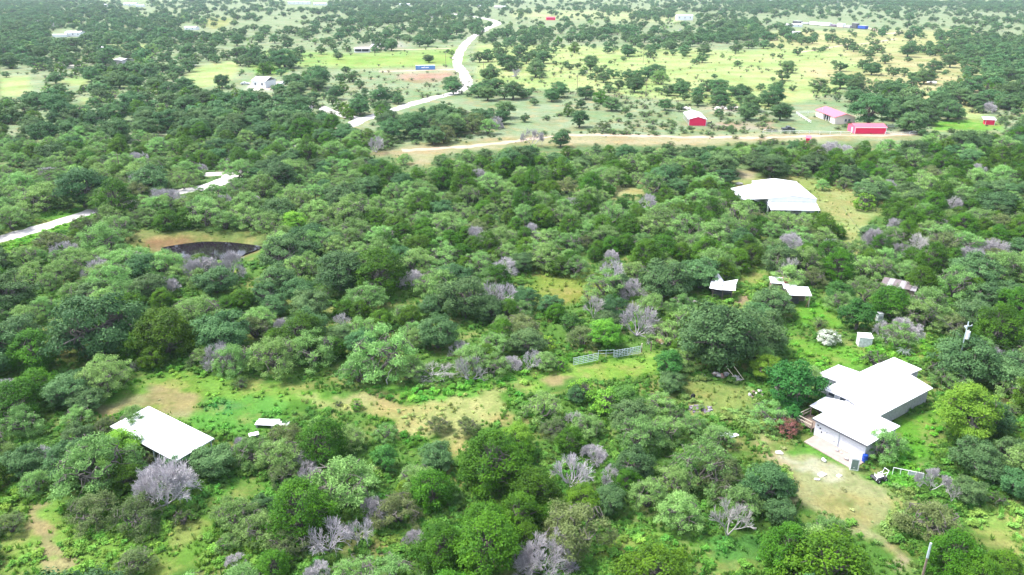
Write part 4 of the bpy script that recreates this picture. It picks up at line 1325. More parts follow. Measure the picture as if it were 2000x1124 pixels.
gx, gy = (uu - 1000) / FOC * tq, (cp + (562 - vq_) / FOC * sp) * tq
gn = fnoise(gx * .22 + 40, gy * .22 + 11)
gc = zone_colours(uu, vq_)
gp = pond_depth(gx, gy)
offroad = on_road(gx, gy)
for i in range(len(uu)):
    if len(rows) >= NW: break
    x, y, v = gx[i], gy[i], vq_[i]
    q_ = gn[i]
    bare = gc[i]
    g_ = (bare[1] - bare[0]) / GROUND_K
    if g_ < .02 and rs.rand() < .9: continue
    if g_ < .06 and rs.rand() < .35: continue
    if q_ < .40 and rs.rand() < .75: continue
    if offroad[i]: continue
    if rs.rand() < .68 and in_clear(uu[i], v): continue
    if abs((x - PC[0]) / PRX) < 1 and abs((y - PC[1]) / PRY) < 1: continue
    bush = q_ > .52 and g_ > .08
    kd = (0 if rs.rand() < .5 else 1) if bush and rs.rand() < .6 else (2 if rs.rand() < .4 else 3 + (rs.rand() < .5))
    s_ = (.55 + 1.0 * rs.rand() ** 2) * (1.0 if bush else .75)
    if v < 600: s_ *= 1.25
    rows.append((x, y, gp[i], rs.rand() * 6.28, s_, s_ * (.7 + .6 * rs.rand()), kd))
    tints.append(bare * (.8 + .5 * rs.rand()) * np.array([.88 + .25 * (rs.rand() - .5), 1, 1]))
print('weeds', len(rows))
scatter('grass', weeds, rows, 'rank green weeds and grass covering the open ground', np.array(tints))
# low brush dotting the far pastures
rows = []
for _ in range(11000):
    u, v = R.uniform(-20, 2020), R.uniform(30, 285)
    if R.random() > (v / 285) ** .6 + .15: continue
    if u < 520 and R.random() < .7: continue
    x, y = P(u, v)
    if in_clear(u, v) and R.random() < .93: continue
    if float(fnoise(x * .03 + 3, y * .03)) < .38: continue
    s_ = .22 + 1.1 * R.random() ** 2.2
    rows.append((x, y, 0, R.random() * 6.28, s_, s_ * R.uniform(.6, 1), 0 if v < 200 else 1))
scatter('pasture_brush', [LOW['shrub'][0]['whole'], VAR['shrub']['v'][1]['whole']], rows, 'low dark brush dotting the far pastures')

# ================================================================== buildings and things
def loc(u, v, z=0): 
    x, y = P(u, v, z)
    return (x, y, 0)
# ------------------------------------------------------------------ the white house
hx, hy = P(1587.2, 815.8, 2.5)
house = thing('farmhouse', 'sprawling white metal-roofed house with a whitewashed brick front', 'house', (hx, hy, 0), math.radians(-55.5))
def wall(pts, z0, z1, m, parent, t=.2, name='wall'):
    (x0, y0), (x1, y1) = pts
    d = Vector((x1 - x0, y1 - y0)).normalized()
    n_ = Vector((-d.y, d.x)) * t
    z1a, z1b = z1 if isinstance(z1, tuple) else (z1, z1)
    return MB().hexa([(x0, y0, z0), (x1, y1, z0), (x1 + n_.x, y1 + n_.y, z0), (x0 + n_.x, y0 + n_.y, z0)], [(x0, y0, z1a), (x1, y1, z1b), (x1 + n_.x, y1 + n_.y, z1b), (x0 + n_.x, y0 + n_.y, z1a)]).build(name, m, parent)
wf = wall([(.3, .35), (7.2, .35)], 0, (2.33, 2.33), 'whitewall', house)
for (vx, vz, w_, h_) in ((.9, 2.0, .34, .30), (1.0, 1.25, .16, .18), (1.25, .8, .12, .2), (.62, 1.55, .2, .14), (2.0, 1.15, .08, .08), (3.1, .5, .1, .1)):
    MB().box(vx, vx + w_, .30, .348, vz, vz + h_).build('vent', 'dark', wf)
MB().tube((3.7, .28, 0), (3.7, .28, 2.3), .05, n=8).build('downpipe', 'galv', house)
wall([(7.2, .56), (7.2, 6.6)], 0, 2.33, 'greywall', house)
wall([(.3, 2.4), (.3, .56)], 0, 2.33, 'whitewall', house)
w2 = wall([(4.05, 7.3), (4.05, 19.7)], 0, 2.3, 'greywall', house)
for k in range(7):
    MB().box(4.0, 4.045, 8 + 1.65 * k, 8.5 + 1.65 * k, 1.75, 2.15).build('window', 'glass', w2)
wall([(4.05, 19.9), (.8, 19.9)], 0, 2.5, 'greywall', house)
wall([(.7, 20.1), (.7, 23.2)], 0, 2.5, 'greywall', house)
wall([(.6, 23.4), (-3.1, 23.4)], 0, 2.5, 'greywall', house)
wall([(-3.1, 23.2), (-3.1, 15.2)], 0, 2.5, 'whitewall', house)
wall([(-3.3, 15.0), (-6.2, 15.0)], 0, 2.5, 'whitewall', house)
wall([(-6.2, 14.8), (-6.2, 10.6)], 0, 2.5, 'whitewall', house)
wall([(-6.0, 10.6), (-3.1, 10.6)], 0, 2.5, 'whitewall', house)
cw = wall([(-3.1, 7.1), (.5, 7.1)], 0, 3.0, 'whitewall', house)
for vx in (-2.6, -.9):
    wq_ = MB().box(vx, vx + 1.0, 7.0, 7.08, 2.25, 2.85).build('window', 'white', cw)
    MB().box(vx + .08, vx + .92, 6.95, 6.99, 2.32, 2.78).build('pane', 'glass', wq_)
wall([(-3.1, 10.4), (-3.1, 7.3)], 0, 2.6, 'whitewall', house)
def roof(q4, name='roof', m='whiteroof', t=.09, ribs=0):
    o = MB().slab(q4, t).build(name, m, house)
    if ribs:
        a_, b_, c_, d_ = [Vector(x) for x in q4]
        mb = MB()
        for k in range(1, ribs):
            f_ = k / ribs
            p0, p1 = a_.lerp(b_, f_), d_.lerp(c_, f_)
            mb.tube(p0 + Vector((0, 0, .012)), p1 + Vector((0, 0, .012)), .022, n=4)
        r_ = mb.build('roof_seam', m, o)
        r_['kind'] = 'stuff'
    return o
roof([(0, 0, 2.42), (7.5, 0, 2.42), (7.5, 6.95, 2.66), (0, 6.95, 2.66)], ribs=12)
roof([(4.5, 6.6, 2.38), (4.5, 20.1, 2.38), (.6, 20.1, 3.12), (.6, 6.6, 3.12)], ribs=16)
roof([(-3.4, 6.8, 2.80), (-3.4, 20.1, 2.80), (.58, 20.1, 3.13), (.58, 6.8, 3.13)], ribs=16)
roof([(-3.4, 20.12, 2.72), (-3.4, 23.9, 2.62), (.9, 23.7, 2.6), (.9, 20.12, 2.8)], ribs=5)
roof([(-6.6, 10.2, 2.6), (-6.6, 15.2, 2.6), (-3.42, 15.2, 2.86), (-3.42, 10.2, 2.86)], ribs=5)
roof([(-2.3, 2.7, 2.2), (-.03, 2.7, 2.25), (-.03, 6.75, 2.6), (-2.3, 5.9, 2.5)], 'porch_roof', ribs=3)
MB().tube((-2.1, 2.9, .5), (-2.1, 2.9, 2.15), .05).build('porch_post', 'wood', house)
for (x0, y0, x1, y1) in ((3.0, 12.6, 3.9, 12.9), (3.35, 10.5, 4.3, 10.9), (3.1, 10.2, 3.7, 10.4)):   # torn flashing strips
    zz = 2.38 + (4.5 - x0) / 3.9 * .74 + .03
    zz1 = 2.38 + (4.5 - x1) / 3.9 * .74 + .03
    MB().slab([(x0, y0, zz), (x1, y1, zz1), (x1, y1 + .1, zz1), (x0, y0 + .1, zz)], .02).build('flashing', 'greyrock', house)
MB().slab([(.0, -.02, 2.40), (7.5, -.02, 2.40), (7.5, -.08, 2.2), (0, -.08, 2.2)], .03).build('fascia', 'darkgrey', house)
# deck beside the front block
deck = thing('deck', 'dark timber deck with a rail at the left corner of the white house', 'deck', (hx, hy, 0), math.radians(-55.5))
for k in range(8):
    MB().box(-2.6 + .3 * k, -2.32 + .3 * k, .6, 3.6, .46, .5).build('plank', 'wood', deck)
for x_, y_ in ((-2.6, .6), (-2.6, 2.1), (-2.6, 3.6), (-.25, .6)):
    MB().box(x_ - .05, x_ + .05, y_ - .05, y_ + .05, 0, 1.45).build('post', 'wood', deck)
for z_ in (.95, 1.4):
    MB().box(-2.64, -2.56, .66, 3.54, z_, z_ + .07).build('rail', 'palewood', deck)
    MB().box(-2.54, -.31, .57, .63, z_, z_ + .07).build('rail', 'palewood', deck)
for k in range(10):
    MB().box(-2.42 + .21 * k, -2.38 + .21 * k, .58, .62, .5, .945).build('baluster', 'palewood', deck)
patio = MB().poly([(*P(1570, 862), .03), (*P(1664, 916), .03), (*P(1692, 905), .03), (*P(1592, 852), .03)])
k_ = len(patio.v)
patio = MB().hexa([(*P(1570, 864), 0), (*P(1664, 918), 0), (*P(1694, 900), 0), (*P(1594, 850), 0)], [(*P(1570, 864), .1), (*P(1664, 918), .1), (*P(1694, 900), .1), (*P(1594, 850), .1)])
tag(patio.build('patio', 'concrete'), 'pinkish concrete patio slab along the brick front of the white house', kind='structure')
for i, (u, v, s_, lb) in enumerate(((1634, 882, .22, 'dark lump of rubble on the patio by the downpipe'), (1642, 886, .16, 'small pale stone on the patio right of the dark lump'), (1652, 899, .3, 'rusty coil of scrap on the patio near the white booth'))):
    x, y = P(u, v)
    o = MB().blob((0, 0, s_ * .35), (s_, s_, s_ * .5), i, .35).build('rubble_lump', 'greyrock' if i != 1 else 'rock')
    o.location = (x, y, .1)
    tag(o, lb, 'stone')

# white booth with a grey-green glass front, blue drum
x, y = P(1668, 916)
bt = thing('booth', 'white cabinet with a grey-green glazed front at the patio end', 'cabinet', (x, y, 0), math.radians(-14))
bt.scale = (.9, .9, .85)
MB().box(-.6, .45, -.42, .42, 0, 1.9).build('shell', 'white', bt)
fr = MB().box(-.5, .3, -.47, -.425, .2, 1.7).build('glass_front', mat('grey_green_glass', (.16, .22, .20), .2), bt)
MB().box(-.2, -.1, -.51, -.475, .45, .55).build('latch', 'white', fr)
MB().box(-.66, .51, -.48, .48, 1.905, 1.97).build('lid', 'white', bt)
x, y = P(1688, 902)
dr = thing('drum', 'blue plastic drum behind the white cabinet', 'drum', (x, y, 0))
MB().tube((0, 0, 0), (0, 0, .95), .32, .32, 16).build('barrel_body', 'bluedrum', dr)
MB().tube((0, 0, .955), (0, 0, .99), .30, .28, 16).build('lid', 'bluedrum', dr)
for z_ in (.3, .62): MB().tube((0, 0, z_), (0, 0, z_ + .04), .335, .335, 16).build('hoop', 'bluedrum', dr)
x, y = P(1609, 902)
bk = thing('bucket', 'white bucket lying on the edge of the straw drive', 'bucket', (x, y, .2), .5)
MB().tube((0, -.22, 0), (0, .25, .02), .17, .21, 14).build('bucket_body', 'white', bk)
MB().tube((0, .25, .02), (0, .27, .02), .225, .225, 14).build('bucket_rim', 'darkgrey', bk)
# old mower / cart wreck
x, y = P(1716, 938)
mw = thing('garden_cart', 'dark wheeled garden cart piled with white metal scrap by the drum', 'cart', (x, y, 0), .35)
MB().box(-.8, .75, -.4, .45, .35, .5).build('bed', 'darkgrey', mw)
for sx in (-.5, .5):
    for sy in (-.5, .55):
        w_ = MB().tube((sx, sy - .08, .27), (sx, sy + .08, .27), .27, .27, 14).build('wheel', 'rubber', mw)
        MB().tube((sx, sy - .095, .27), (sx, sy - .085, .27), .10, .10, 10).build('hub', 'white', w_)
fr = MB()
fr.tube((.7, -.3, .5), (.95, -.3, 1.25), .03).tube((.7, .35, .5), (.95, .35, 1.25), .03).tube((.95, -.3, 1.25), (.95, .35, 1.25), .03)
fr.build('handle', 'white', mw)
sm = MB()
for i in range(9):
    a_ = Vector((R.uniform(-.7, .6), R.uniform(-.35, .35), R.uniform(.55, .75)))
    sm.tube(a_, a_ + Vector((R.uniform(-.8, .8), R.uniform(-.4, .4), R.uniform(-.05, .35))), .03)
sm.slab([(-.6, -.3, .6), (.3, -.35, .7), (.4, .2, .72), (-.5, .3, .65)], .02)
sm.build('scrap', 'white', mw)
# low white fence
p0, p1 = Vector(P(1742, 930)), Vector(P(1801, 942))
fv = p1 - p0
fe = thing('low_fence', 'low white pipe fence ending in pale sheet panels right of the cart', 'fence', (p0.x, p0.y, 0), math.atan2(fv.y, fv.x))
Lf = fv.length
for k in range(5):
    MB().tube((Lf * k / 4, 0, 0), (Lf * k / 4, 0, 1.15), .035).build('post', 'white', fe)
MB().tube((0, 0, 1.17), (Lf, 0, 1.17), .035).build('rail', 'white', fe)
for k in range(2):
    MB().box(Lf * (2 + k) / 4 + .06, Lf * (3 + k) / 4 - .06, -.02, .02, .2, 1.1).build('panel', mat('grey_sheet', (.40, .44, .46), .6), fe)

# ------------------------------------------------------------------ white carport
x, y = P(290, 794, 3.0)
cpo = thing('carport', 'plain white flat roof of a carport half hidden by trees', 'carport', (x, y, 0), math.radians(-33.9))
MB().slab([(0, 0, 3.02), (13.3, 0, 3.02), (13.3, -5.2, 2.75), (0, -5.2, 2.75)], .12).build('roof', 'whiteroof', cpo)
MB().box(0, 13.3, .01, .05, 2.78, 3.0).build('trim', 'white', cpo)
for k in range(4):
    for yy_ in (-.2, -5.0):
        MB().box(.2 + 4.2 * k, .32 + 4.2 * k, yy_ - .06, yy_ + .06, 0, 2.6 if yy_ < -1 else 2.9).build('post', 'galv', cpo)
# two white strips: long low trailers / sheet stacks
for i, (ua, va, ub, vb, h_, wd, lb) in enumerate(((497, 830, 562, 832, .5, 1.0, 'nearer and wider of two long white metal strips on the grass'), (503, 823, 545, 823.5, .45, .5, 'farther narrow white metal strip on the grass'), (487, 853, 506, 848, .4, .7, 'small pale sheet half buried left of the bushy olive tree'))):
    p0, p1 = Vector(P(ua, va, h_)), Vector(P(ub, vb, h_))
    d = p1 - p0
    e = thing('metal_strip', lb, 'sheet metal', (p0.x, p0.y, 0), math.atan2(d.y, d.x))
    L_ = d.length
    MB().slab([(0, 0, h_), (L_ * .49, 0, h_), (L_ * .49, wd, h_ + .05), (0, wd, h_ + .05)], .04).build('sheet', 'white', e)
    MB().slab([(L_ * .5, -.05, h_ - .03), (L_, -.05, h_), (L_, wd, h_ + .04), (L_ * .5, wd, h_ + .02)], .04).build('sheet', 'white', e)
    for xx_ in (.2, L_ / 2, L_ - .2): MB().box(xx_ - .1, xx_ + .1, .05, wd - .05, 0, h_ - .08).build('block', 'greyrock', e)

# ------------------------------------------------------------------ tubular gates
def gate(pa, pb, label, braces):
    a_, b_ = Vector(P(*pa)), Vector(P(*pb))
    d = b_ - a_
    L_ = d.length
    e = thing('pipe_gate', label, 'gate', (a_.x, a_.y, 0), math.atan2(d.y, d.x), 'grey pipe gates across the green clearing')
    for k in range(5):
        MB().tube((0, 0, .25 + .28 * k), (L_, 0, .25 + .28 * k), .035, n=6).build('rail', 'galv', e)
    for k in range(6):
        MB().tube((L_ * k / 5, .04, .2), (L_ * k / 5, .04, 1.42), .035, n=6).build('stile', 'galv', e)
    if braces:
        MB().tube((.5, -.06, .2), (1.6, -.06, 1.4), .035).build('brace', 'galv', e)
        MB().tube((3.1, -.06, 1.4), (2.2, -.06, .2), .035).build('brace', 'galv', e)
    return e
gate((1120, 716), (1168, 706), 'left grey pipe gate, standing alone in the weeds', False)
gate((1200, 701), (1225, 697), 'middle grey pipe gate with slanting braces', True)
gate((1226, 697), (1251, 692), 'right grey pipe gate, beside the pale-topped post', False)
pf0, pf1 = Vector(P(1168, 700)), Vector(P(1199, 698))
d = pf1 - pf0
e = thing('pipe_fence', 'two thin pipe rails joining the left gate to the middle gate', 'fence', (pf0.x, pf0.y, 0), math.atan2(d.y, d.x))
for z_ in (.75, 1.25): MB().tube((0, 0, z_), (d.length, 0, z_), .025).build('rail', 'galv', e)
for q_ in (.02, .5, .98): MB().tube((d.length * q_, .05, 0), (d.length * q_, .05, 1.3), .04).build('post', 'galv', e)
for u, v, pale in ((1253, 688, 1), (1271, 686, 0)):
    x, y = P(u, v)
    e = thing('gate_post', 'pale-topped post at the right end of the gates' if pale else 'dark wooden post right of the pale-topped one', 'post', (x, y, 0))
    MB().tube((0, 0, 0), (0, 0, .8), .10, .09, 8).build('shaft', 'wood', e)
    MB().tube((0, 0, .8), (0, 0, 1.5), .09, .09, 8).build('top', 'palewood' if pale else 'wood', e)
x, y = P(1297, 668)
tag(MB().blob((0, 0, .25), (1.2, .8, .45), 5, .3).build('soil_heap', 'redsoil'), 'small red soil heap between the grey dead tree and the big oak', 'heap')
bpy.data.objects['soil_heap'].location = (x, y, 0)
for i, (u, v) in enumerate(((1294, 673), (1310, 671))):
    x, y = P(u, v)
    o = MB().blob((0, 0, .12), (.28, .2, .18), 9 + i, .3).build('pale_stone', 'rock')
    o.location = (x, y, 0)
    tag(o, ('left', 'right')[i] + ' of two white stones at the foot of the red soil heap', 'stone', 'white stones by the red soil heap')

# ------------------------------------------------------------------ large white shed
x, y = P(1501.4, 387.6, 4.0)
bs = thing('large_shed', 'large white metal building with a low gable and front awning', 'shed', (x, y, 0), math.radians(-2.7))
MB().slab([(0, -.2, 4.0), (0, 17.2, 4.0), (5.7, 17.2, 4.75), (5.7, -.2, 4.75)], .1).build('roof', 'whiteroof', bs)
MB().slab([(11.6, -.2, 4.0), (11.6, 17.2, 4.0), (5.72, 17.2, 4.76), (5.72, -.2, 4.76)], .1).build('roof', 'whiteroof', bs)
MB().slab([(-6.3, 2.0, 3.0), (-6.3, 13, 3.0), (-.02, 15, 3.85), (-.02, .3, 3.85)], .1).build('side_roof', 'whiteroof', bs)
MB().hexa([(.1, 0, 0), (11.5, 0, 0), (11.5, .15, 0), (.1, .15, 0)], [(.1, 0, 3.86), (11.5, 0, 3.86), (11.5, .15, 3.86), (.1, .15, 3.86)]).build('wall', 'white', bs)
MB().hexa([(.2, 0, 3.87), (11.4, 0, 3.87), (11.4, .15, 3.87), (.2, .15, 3.87)], [(5.6, 0, 4.58), (5.8, 0, 4.58), (5.8, .15, 4.58), (5.6, .15, 4.58)]).build('gable', 'white', bs)
MB().box(.1, .25, .17, 17, 0, 3.85).build('wall', 'white', bs)
MB().box(11.35, 11.5, .17, 17, 0, 3.85).build('wall', 'white', bs)
MB().slab([(-.2, -3.6, 2.1), (11.5, -3.6, 2.1), (11.5, -.02, 3.1), (-.2, -.02, 3.1)], .07).build('awning', 'whiteroof', bs)
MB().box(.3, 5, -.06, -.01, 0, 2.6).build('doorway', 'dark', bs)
MB().box(5.8, 8.2, -.08, -.01, 0, 2.5).build('door', 'greywall', bs)
for k in range(4): MB().box(.0 + 3.7 * k, .12 + 3.7 * k, -3.5, -3.38, 0, 2.0).build('post', 'galv', bs)
for (x0, y0) in ((6.6, 12.4), (7.2, 12.0), (7.9, 12.5), (7.4, 7.6), (7.9, 7.3)):
    z_ = 4.76 - (x0 - 5.72) / 5.88 * .76
    MB().slab([(x0, y0, z_ + .03), (x0 + .3, y0, z_), (x0 + .3, y0 + 2.1, z_), (x0, y0 + 2.1, z_ + .03)], .03).build('skylight', 'oldmetal', bs)
x, y = P(1436, 384)
o = MB().blob((0, 0, .6), (1.3, .9, 1.1), 4, .35).blob((1.6, .4, .4), (.9, .7, .7), 6, .35).build('brush_pile', 'redsoil')
o.location = (x, y, 0)
tag(o, 'rust-brown brush pile at the left end of the large white shed', 'heap')
x, y = P(1443, 361)
o = MB().blob((0, 0, .3), (1.3, .7, .4), 14, .3).build('pale_mound', 'rock')
o.location = (x, y, 0)
tag(o, 'pale mound behind the left wing of the large white shed', 'mound')
x, y = P(1633, 363)
tk = thing('old_trunk', 'reddish brown upended stump under the mesquite right of the large shed', 'stump', (x, y, 0))
MB().tube((0, 0, 0), (.2, 0, 1.7), .55, .38, 9).build('stump_body', mat('red_bark', (.30, .16, .13), .9, .5), tk)

# ------------------------------------------------------------------ small tin-roofed sheds
x, y = P(1391, 584)
ts = thing('tin_shed', 'small shed under crumpled sheets of white tin', 'shed', (x, y, 0), math.radians(-10))
for px_, py_ in ((0, 0), (3.3, -.2), (0, 3), (3.6, 3.2), (1.7, 0)): MB().box(px_ - .06, px_ + .06, py_ - .06, py_ + .06, 0, 2.05).build('post', 'wood', ts)
MB().slab([(-.7, -.4, 2.2), (1.4, -.5, 2.0), (1.7, 1.6, 2.5), (-.3, 2.0, 2.7)], .04).build('roof_sheet', 'white', ts)
MB().slab([(1.42, -.5, 2.05), (3.8, -.6, 2.1), (4.1, 1.7, 2.2), (1.72, 1.5, 2.3)], .04).build('roof_sheet', 'white', ts)
MB().slab([(1.6, 1.72, 2.45), (4.0, 1.8, 2.1), (4.6, 3.7, 2.7), (1.9, 3.4, 2.1)], .04).build('roof_sheet', 'white', ts)
MB().slab([(-.2, 2.1, 2.75), (1.5, 1.7, 2.6), (2.1, 3.3, 2.3), (1.0, 4.2, 3.5)], .04).build('roof_sheet', 'oldmetal', ts)
MB().slab([(.2, .5, 2.72), (1.8, .9, 2.5), (1.5, 2.6, 2.95), (.4, 2.2, 3.1)], .04).build('roof_sheet', 'white', ts)
MB().box(.1, 3.5, 1.2, 3.0, 0, .9).build('clutter', 'darkgrey', ts)
x, y = P(1541.5, 577, 2.2)
os_ = thing('open_shed', 'small open shed with a flat white roof and leaning prop', 'shed', (x, y, 0), math.radians(-5.5))
MB().slab([(0, 0, 2.2), (3.9, 0, 2.2), (4.1, 3.6, 2.5), (.1, 3.6, 2.5)], .06).build('roof', 'whiteroof', os_)
for px_, py_ in ((.15, .2), (3.6, .2), (.3, 3.3), (3.8, 3.3)): MB().box(px_ - .07, px_ + .07, py_ - .07, py_ + .07, 0, 2.1 if py_ < 1 else 2.35).build('post', 'palewood', os_)
MB().box(.3, 3.6, 3.0, 3.1, 0, 2.1).build('back_wall', 'wood', os_)
MB().box(.8, 2.2, 1.4, 2.4, 0, .9).build('crate', 'darkgrey', os_)
MB().tube((3.1, .0, 0), (3.45, .1, 1.3), .05).build('prop', 'redsoil', os_)
x, y = P(1506, 553, 2.0)
rs_ = thing('patched_shed', 'low shed with a patched white and rusty red roof behind the open shed', 'shed', (x, y, 0), math.radians(-8))
MB().slab([(0, 0, 2.0), (2.4, 0, 2.0), (2.4, 2.6, 2.25), (0, 2.6, 2.25)], .06).build('roof_sheet', 'white', rs_)
MB().slab([(2.42, .3, 2.05), (3.7, .3, 2.05), (3.7, 2.8, 2.3), (2.42, 2.8, 2.3)], .06).build('roof_sheet', mat('rust_red_sheet', (.45, .10, .12), .6), rs_)
MB().slab([(2.0, -1.8, 1.7), (4.4, -1.7, 1.7), (4.6, .2, 2.0), (2.0, -.1, 2.0)], .06).build('roof_sheet', 'white', rs_)
MB().box(.2, 4.0, .2, 2.4, 0, 1.9).build('wall', 'wood', rs_)
x, y = P(1719, 556, 1.6)
ru = thing('ruined_roof', 'low ruin under a streaked grey tin roof', 'shed', (x, y, 0), math.radians(-36))
for k in range(6):
    z_ = 1.6 + R.uniform(-.05, .1)
    MB().slab([(1.0 * k, 0, z_), (1.0 * k + .97, 0, z_ + R.uniform(-.08, .08)), (1.0 * k + .97, 3.2, z_ + .5), (1.0 * k, 3.2, z_ + .45)], .04).build('roof_sheet', mat('faded_tin', (.26, .24, .25), .7, .3, 8, .35, 5) if k % 2 else mat('streaked_tin', (.15, .12, .12), .7, .3, 8, .35, 5), ru)
MB().box(.2, 5.7, .25, 2.9, 0, 1.35).build('wall', 'wood', ru)
x, y = P(1686, 675)
hu = thing('hut', 'small white box hut stained dark at the foot, under the glossy tree', 'hut', (x, y, 0), math.radians(-8))
hu.scale = (.88, .88, .86)
MB().box(-1.05, 1.15, -.8, .9, 0, 1.9).build('wall', mat('stained_white', (.62, .62, .64), .7, .2, 8, .35, 2.5), hu)
MB().slab([(-1.15, -.9, 1.94), (1.25, -.9, 1.94), (1.3, 1.05, 2.1), (-1.1, 1.05, 2.1)], .03).build('roof', 'white', hu)
MB().box(-.2, .8, .1, .25, 2.1, 2.16).build('roof_strip', 'greyrock', hu)
x, y = P(1716, 628)
wc = thing('white_cabinet', 'small white cabinet standing behind the spindly grey dead tree', 'cabinet', (x, y, 0))
MB().box(-.45, .45, -.4, .4, 0, 1.5).build('shell', 'white', wc)
MB().box(-.5, .5, -.45, .45, 1.505, 1.56).build('lid', 'white', wc)
MB().box(-.35, .35, -.43, -.405, .5, 1.1).build('panel', 'oldmetal', wc)

# ------------------------------------------------------------------ heaps and small stuff on the drive
def heap(name, u, v, n_, rad, h_, m, label, piece, seed, size):
    x, y = P(u, v)
    e = thing(name, label, 'heap', (x, y, 0))
    rr = random.Random(seed)
    proto = []
    for k in range(4): proto.append(MB().blob((0, 0, 0), (1, .7, .55), seed + k, .3).mesh(piece, m if isinstance(m, str) else m[k % len(m)]))
    for k in range(n_):
        th, q_ = rr.random() * 6.28, math.sqrt(rr.random())
        o = obj(piece, proto[k % 4], e)
        o.location = (rad[0] * q_ * math.cos(th), rad[1] * q_ * math.sin(th), h_ * (1 - q_) * rr.random() + size * .25)
        s_ = size * rr.uniform(.5, 1.3)
        o.scale = (s_, s_, s_)
        o.rotation_euler = (rr.uniform(-.5, .5), rr.uniform(-.5, .5), rr.random() * 6.28)
    return e
heap('rubbish_heap', 1366, 800, 46, (1.7, 1.0), .5, ['ash', 'ash', 'purple', 'greyrock'], 'burnt rubbish heap of dark and purple scraps on the straw drive', 'scrap', 3, .26)
heap('rock_pile', 1398, 735, 26, (2.6, .7), .5, ['greyrock', 'rock', 'redsoil', 'wood'], 'long low rock pile at the foot of the big round oak', 'rock', 13, .38)
heap('rock_pile', 1437, 741, 16, (.9, .7), .7, ['rock', 'greyrock', 'rock', 'rock'], 'paler round rock pile beside the white poles', 'rock', 23, .36)
heap('rubble_pile', 1449, 524, 14, (1.6, 1.3), .3, ['rock', 'rock', 'palewood', 'rock'], 'pale broken slabs in the weeds behind the crumpled tin shed', 'slab', 33, .5)
heap('rubble_pile', 1478, 772, 16, (1.0, 1.4), .6, ['greyrock', 'rock', 'wood', 'greyrock'], 'grey lumpy heap left of the dark broad-leaved tree', 'rock', 43, .36)
heap('rubble_pile', 1360, 590, 10, (1.4, .6), .3, ['wood', 'rubber', 'greyrock', 'palewood'], 'dark clutter on the ground left of the crumpled tin shed', 'scrap', 53, .32)
x, y = P(1353, 779)
ty = thing('tyre', 'black tyre standing behind the burnt rubbish heap', 'tyre', (x, y, 0), .4)
bm = bmesh.new()
k_ = MB()
for i in range(16):
    for j in range(8):
        th, ph = 2 * PI * i / 16, 2 * PI * j / 8
        k_.v.append(((.27 + .12 * math.cos(ph)) * math.cos(th), .12 * math.sin(ph), .39 + (.27 + .12 * math.cos(ph)) * math.sin(th)))
for i in range(16):
    for j in range(8):
        k_.f.append((i * 8 + j, ((i + 1) % 16) * 8 + j, ((i + 1) % 16) * 8 + (j + 1) % 8, i * 8 + (j + 1) % 8))
k_.build('tread', 'rubber', ty)
MB().tube((0, -.05, .39), (0, .05, .39), .17, .17, 12).build('rim', 'darkgrey', ty)
p0, p1 = P(1441, 746), P(1456, 741)
wp = thing('pole_frame', 'frame of two leaning white poles under the edge of the big oak', 'frame', (p0[0], p0[1], 0), math.atan2(p1[1] - p0[1], p1[0] - p0[0]))
MB().tube((0, 0, .1), (-1.0, 1.6, 2.0), .05).build('pole', 'palewood', wp)
MB().tube((1.1, 0, .1), (.1, 1.6, 2.2), .05).build('pole', 'palewood', wp)
MB().tube((-.3, 0, .1), (1.2, 0, .1), .06).build('base_pole', 'palewood', wp)
MB().blob((.1, 0, .2), (.2, .16, .16), 2).build('block', 'rock', wp)
for i, (u, v, s_) in enumerate(((1523, 885, .55), (1527, 915, .4), (1604, 928, .6), (1638, 930, .42), (1596, 937, .35))):
    x, y = P(u, v)
    o = MB().blob((0, 0, 0), (s_, s_ * .8, .14), 60 + i, .3).build('chalk_patch', 'rock')
    o.location = (x, y, .03)
    tag(o, ['whitish flat rock at the top end of the chalky strip', 'whitish flat rock just below the topmost one', 'largest whitish flat rock, in the middle of the straw drive', 'whitish flat rock right of the largest one', 'small whitish flat rock below the largest one'][i], 'stone', 'flat pale rocks showing in the drive')
for i, (u, v) in enumerate(((1502, 830), (1511, 830))):
    x, y = P(u, v)
    o = MB().tube((0, 0, 0), (.06, 0, .95), .05, .05, 6).build('white_stake', 'white')
    o.location = (x, y, 0)
    tag(o, ('left', 'right')[i] + ' white stake in the grass left of the rusty flowered bush', 'stake', 'white stakes beside the drive')
for i, (u, v, s_) in enumerate(((1405, 868, .5), (1425, 872, .65), (1418, 866, .4))):
    x, y = P(u, v)
    e = thing('white_scrap', ['left bit', 'largest piece', 'farthest bit'][i] + ' of white scrap showing through the trees left of the drive', 'scrap', (x, y, 0), .4 * i)
    MB().slab([(0, 0, 1.2), (s_ * 2, 0, 1.3), (s_ * 2, s_, 1.2), (0, s_, 1.4)], .05).build('sheet', 'white', e)
    MB().box(.2, .3, .1, .2, 0, 1.15).build('leg', 'wood', e)

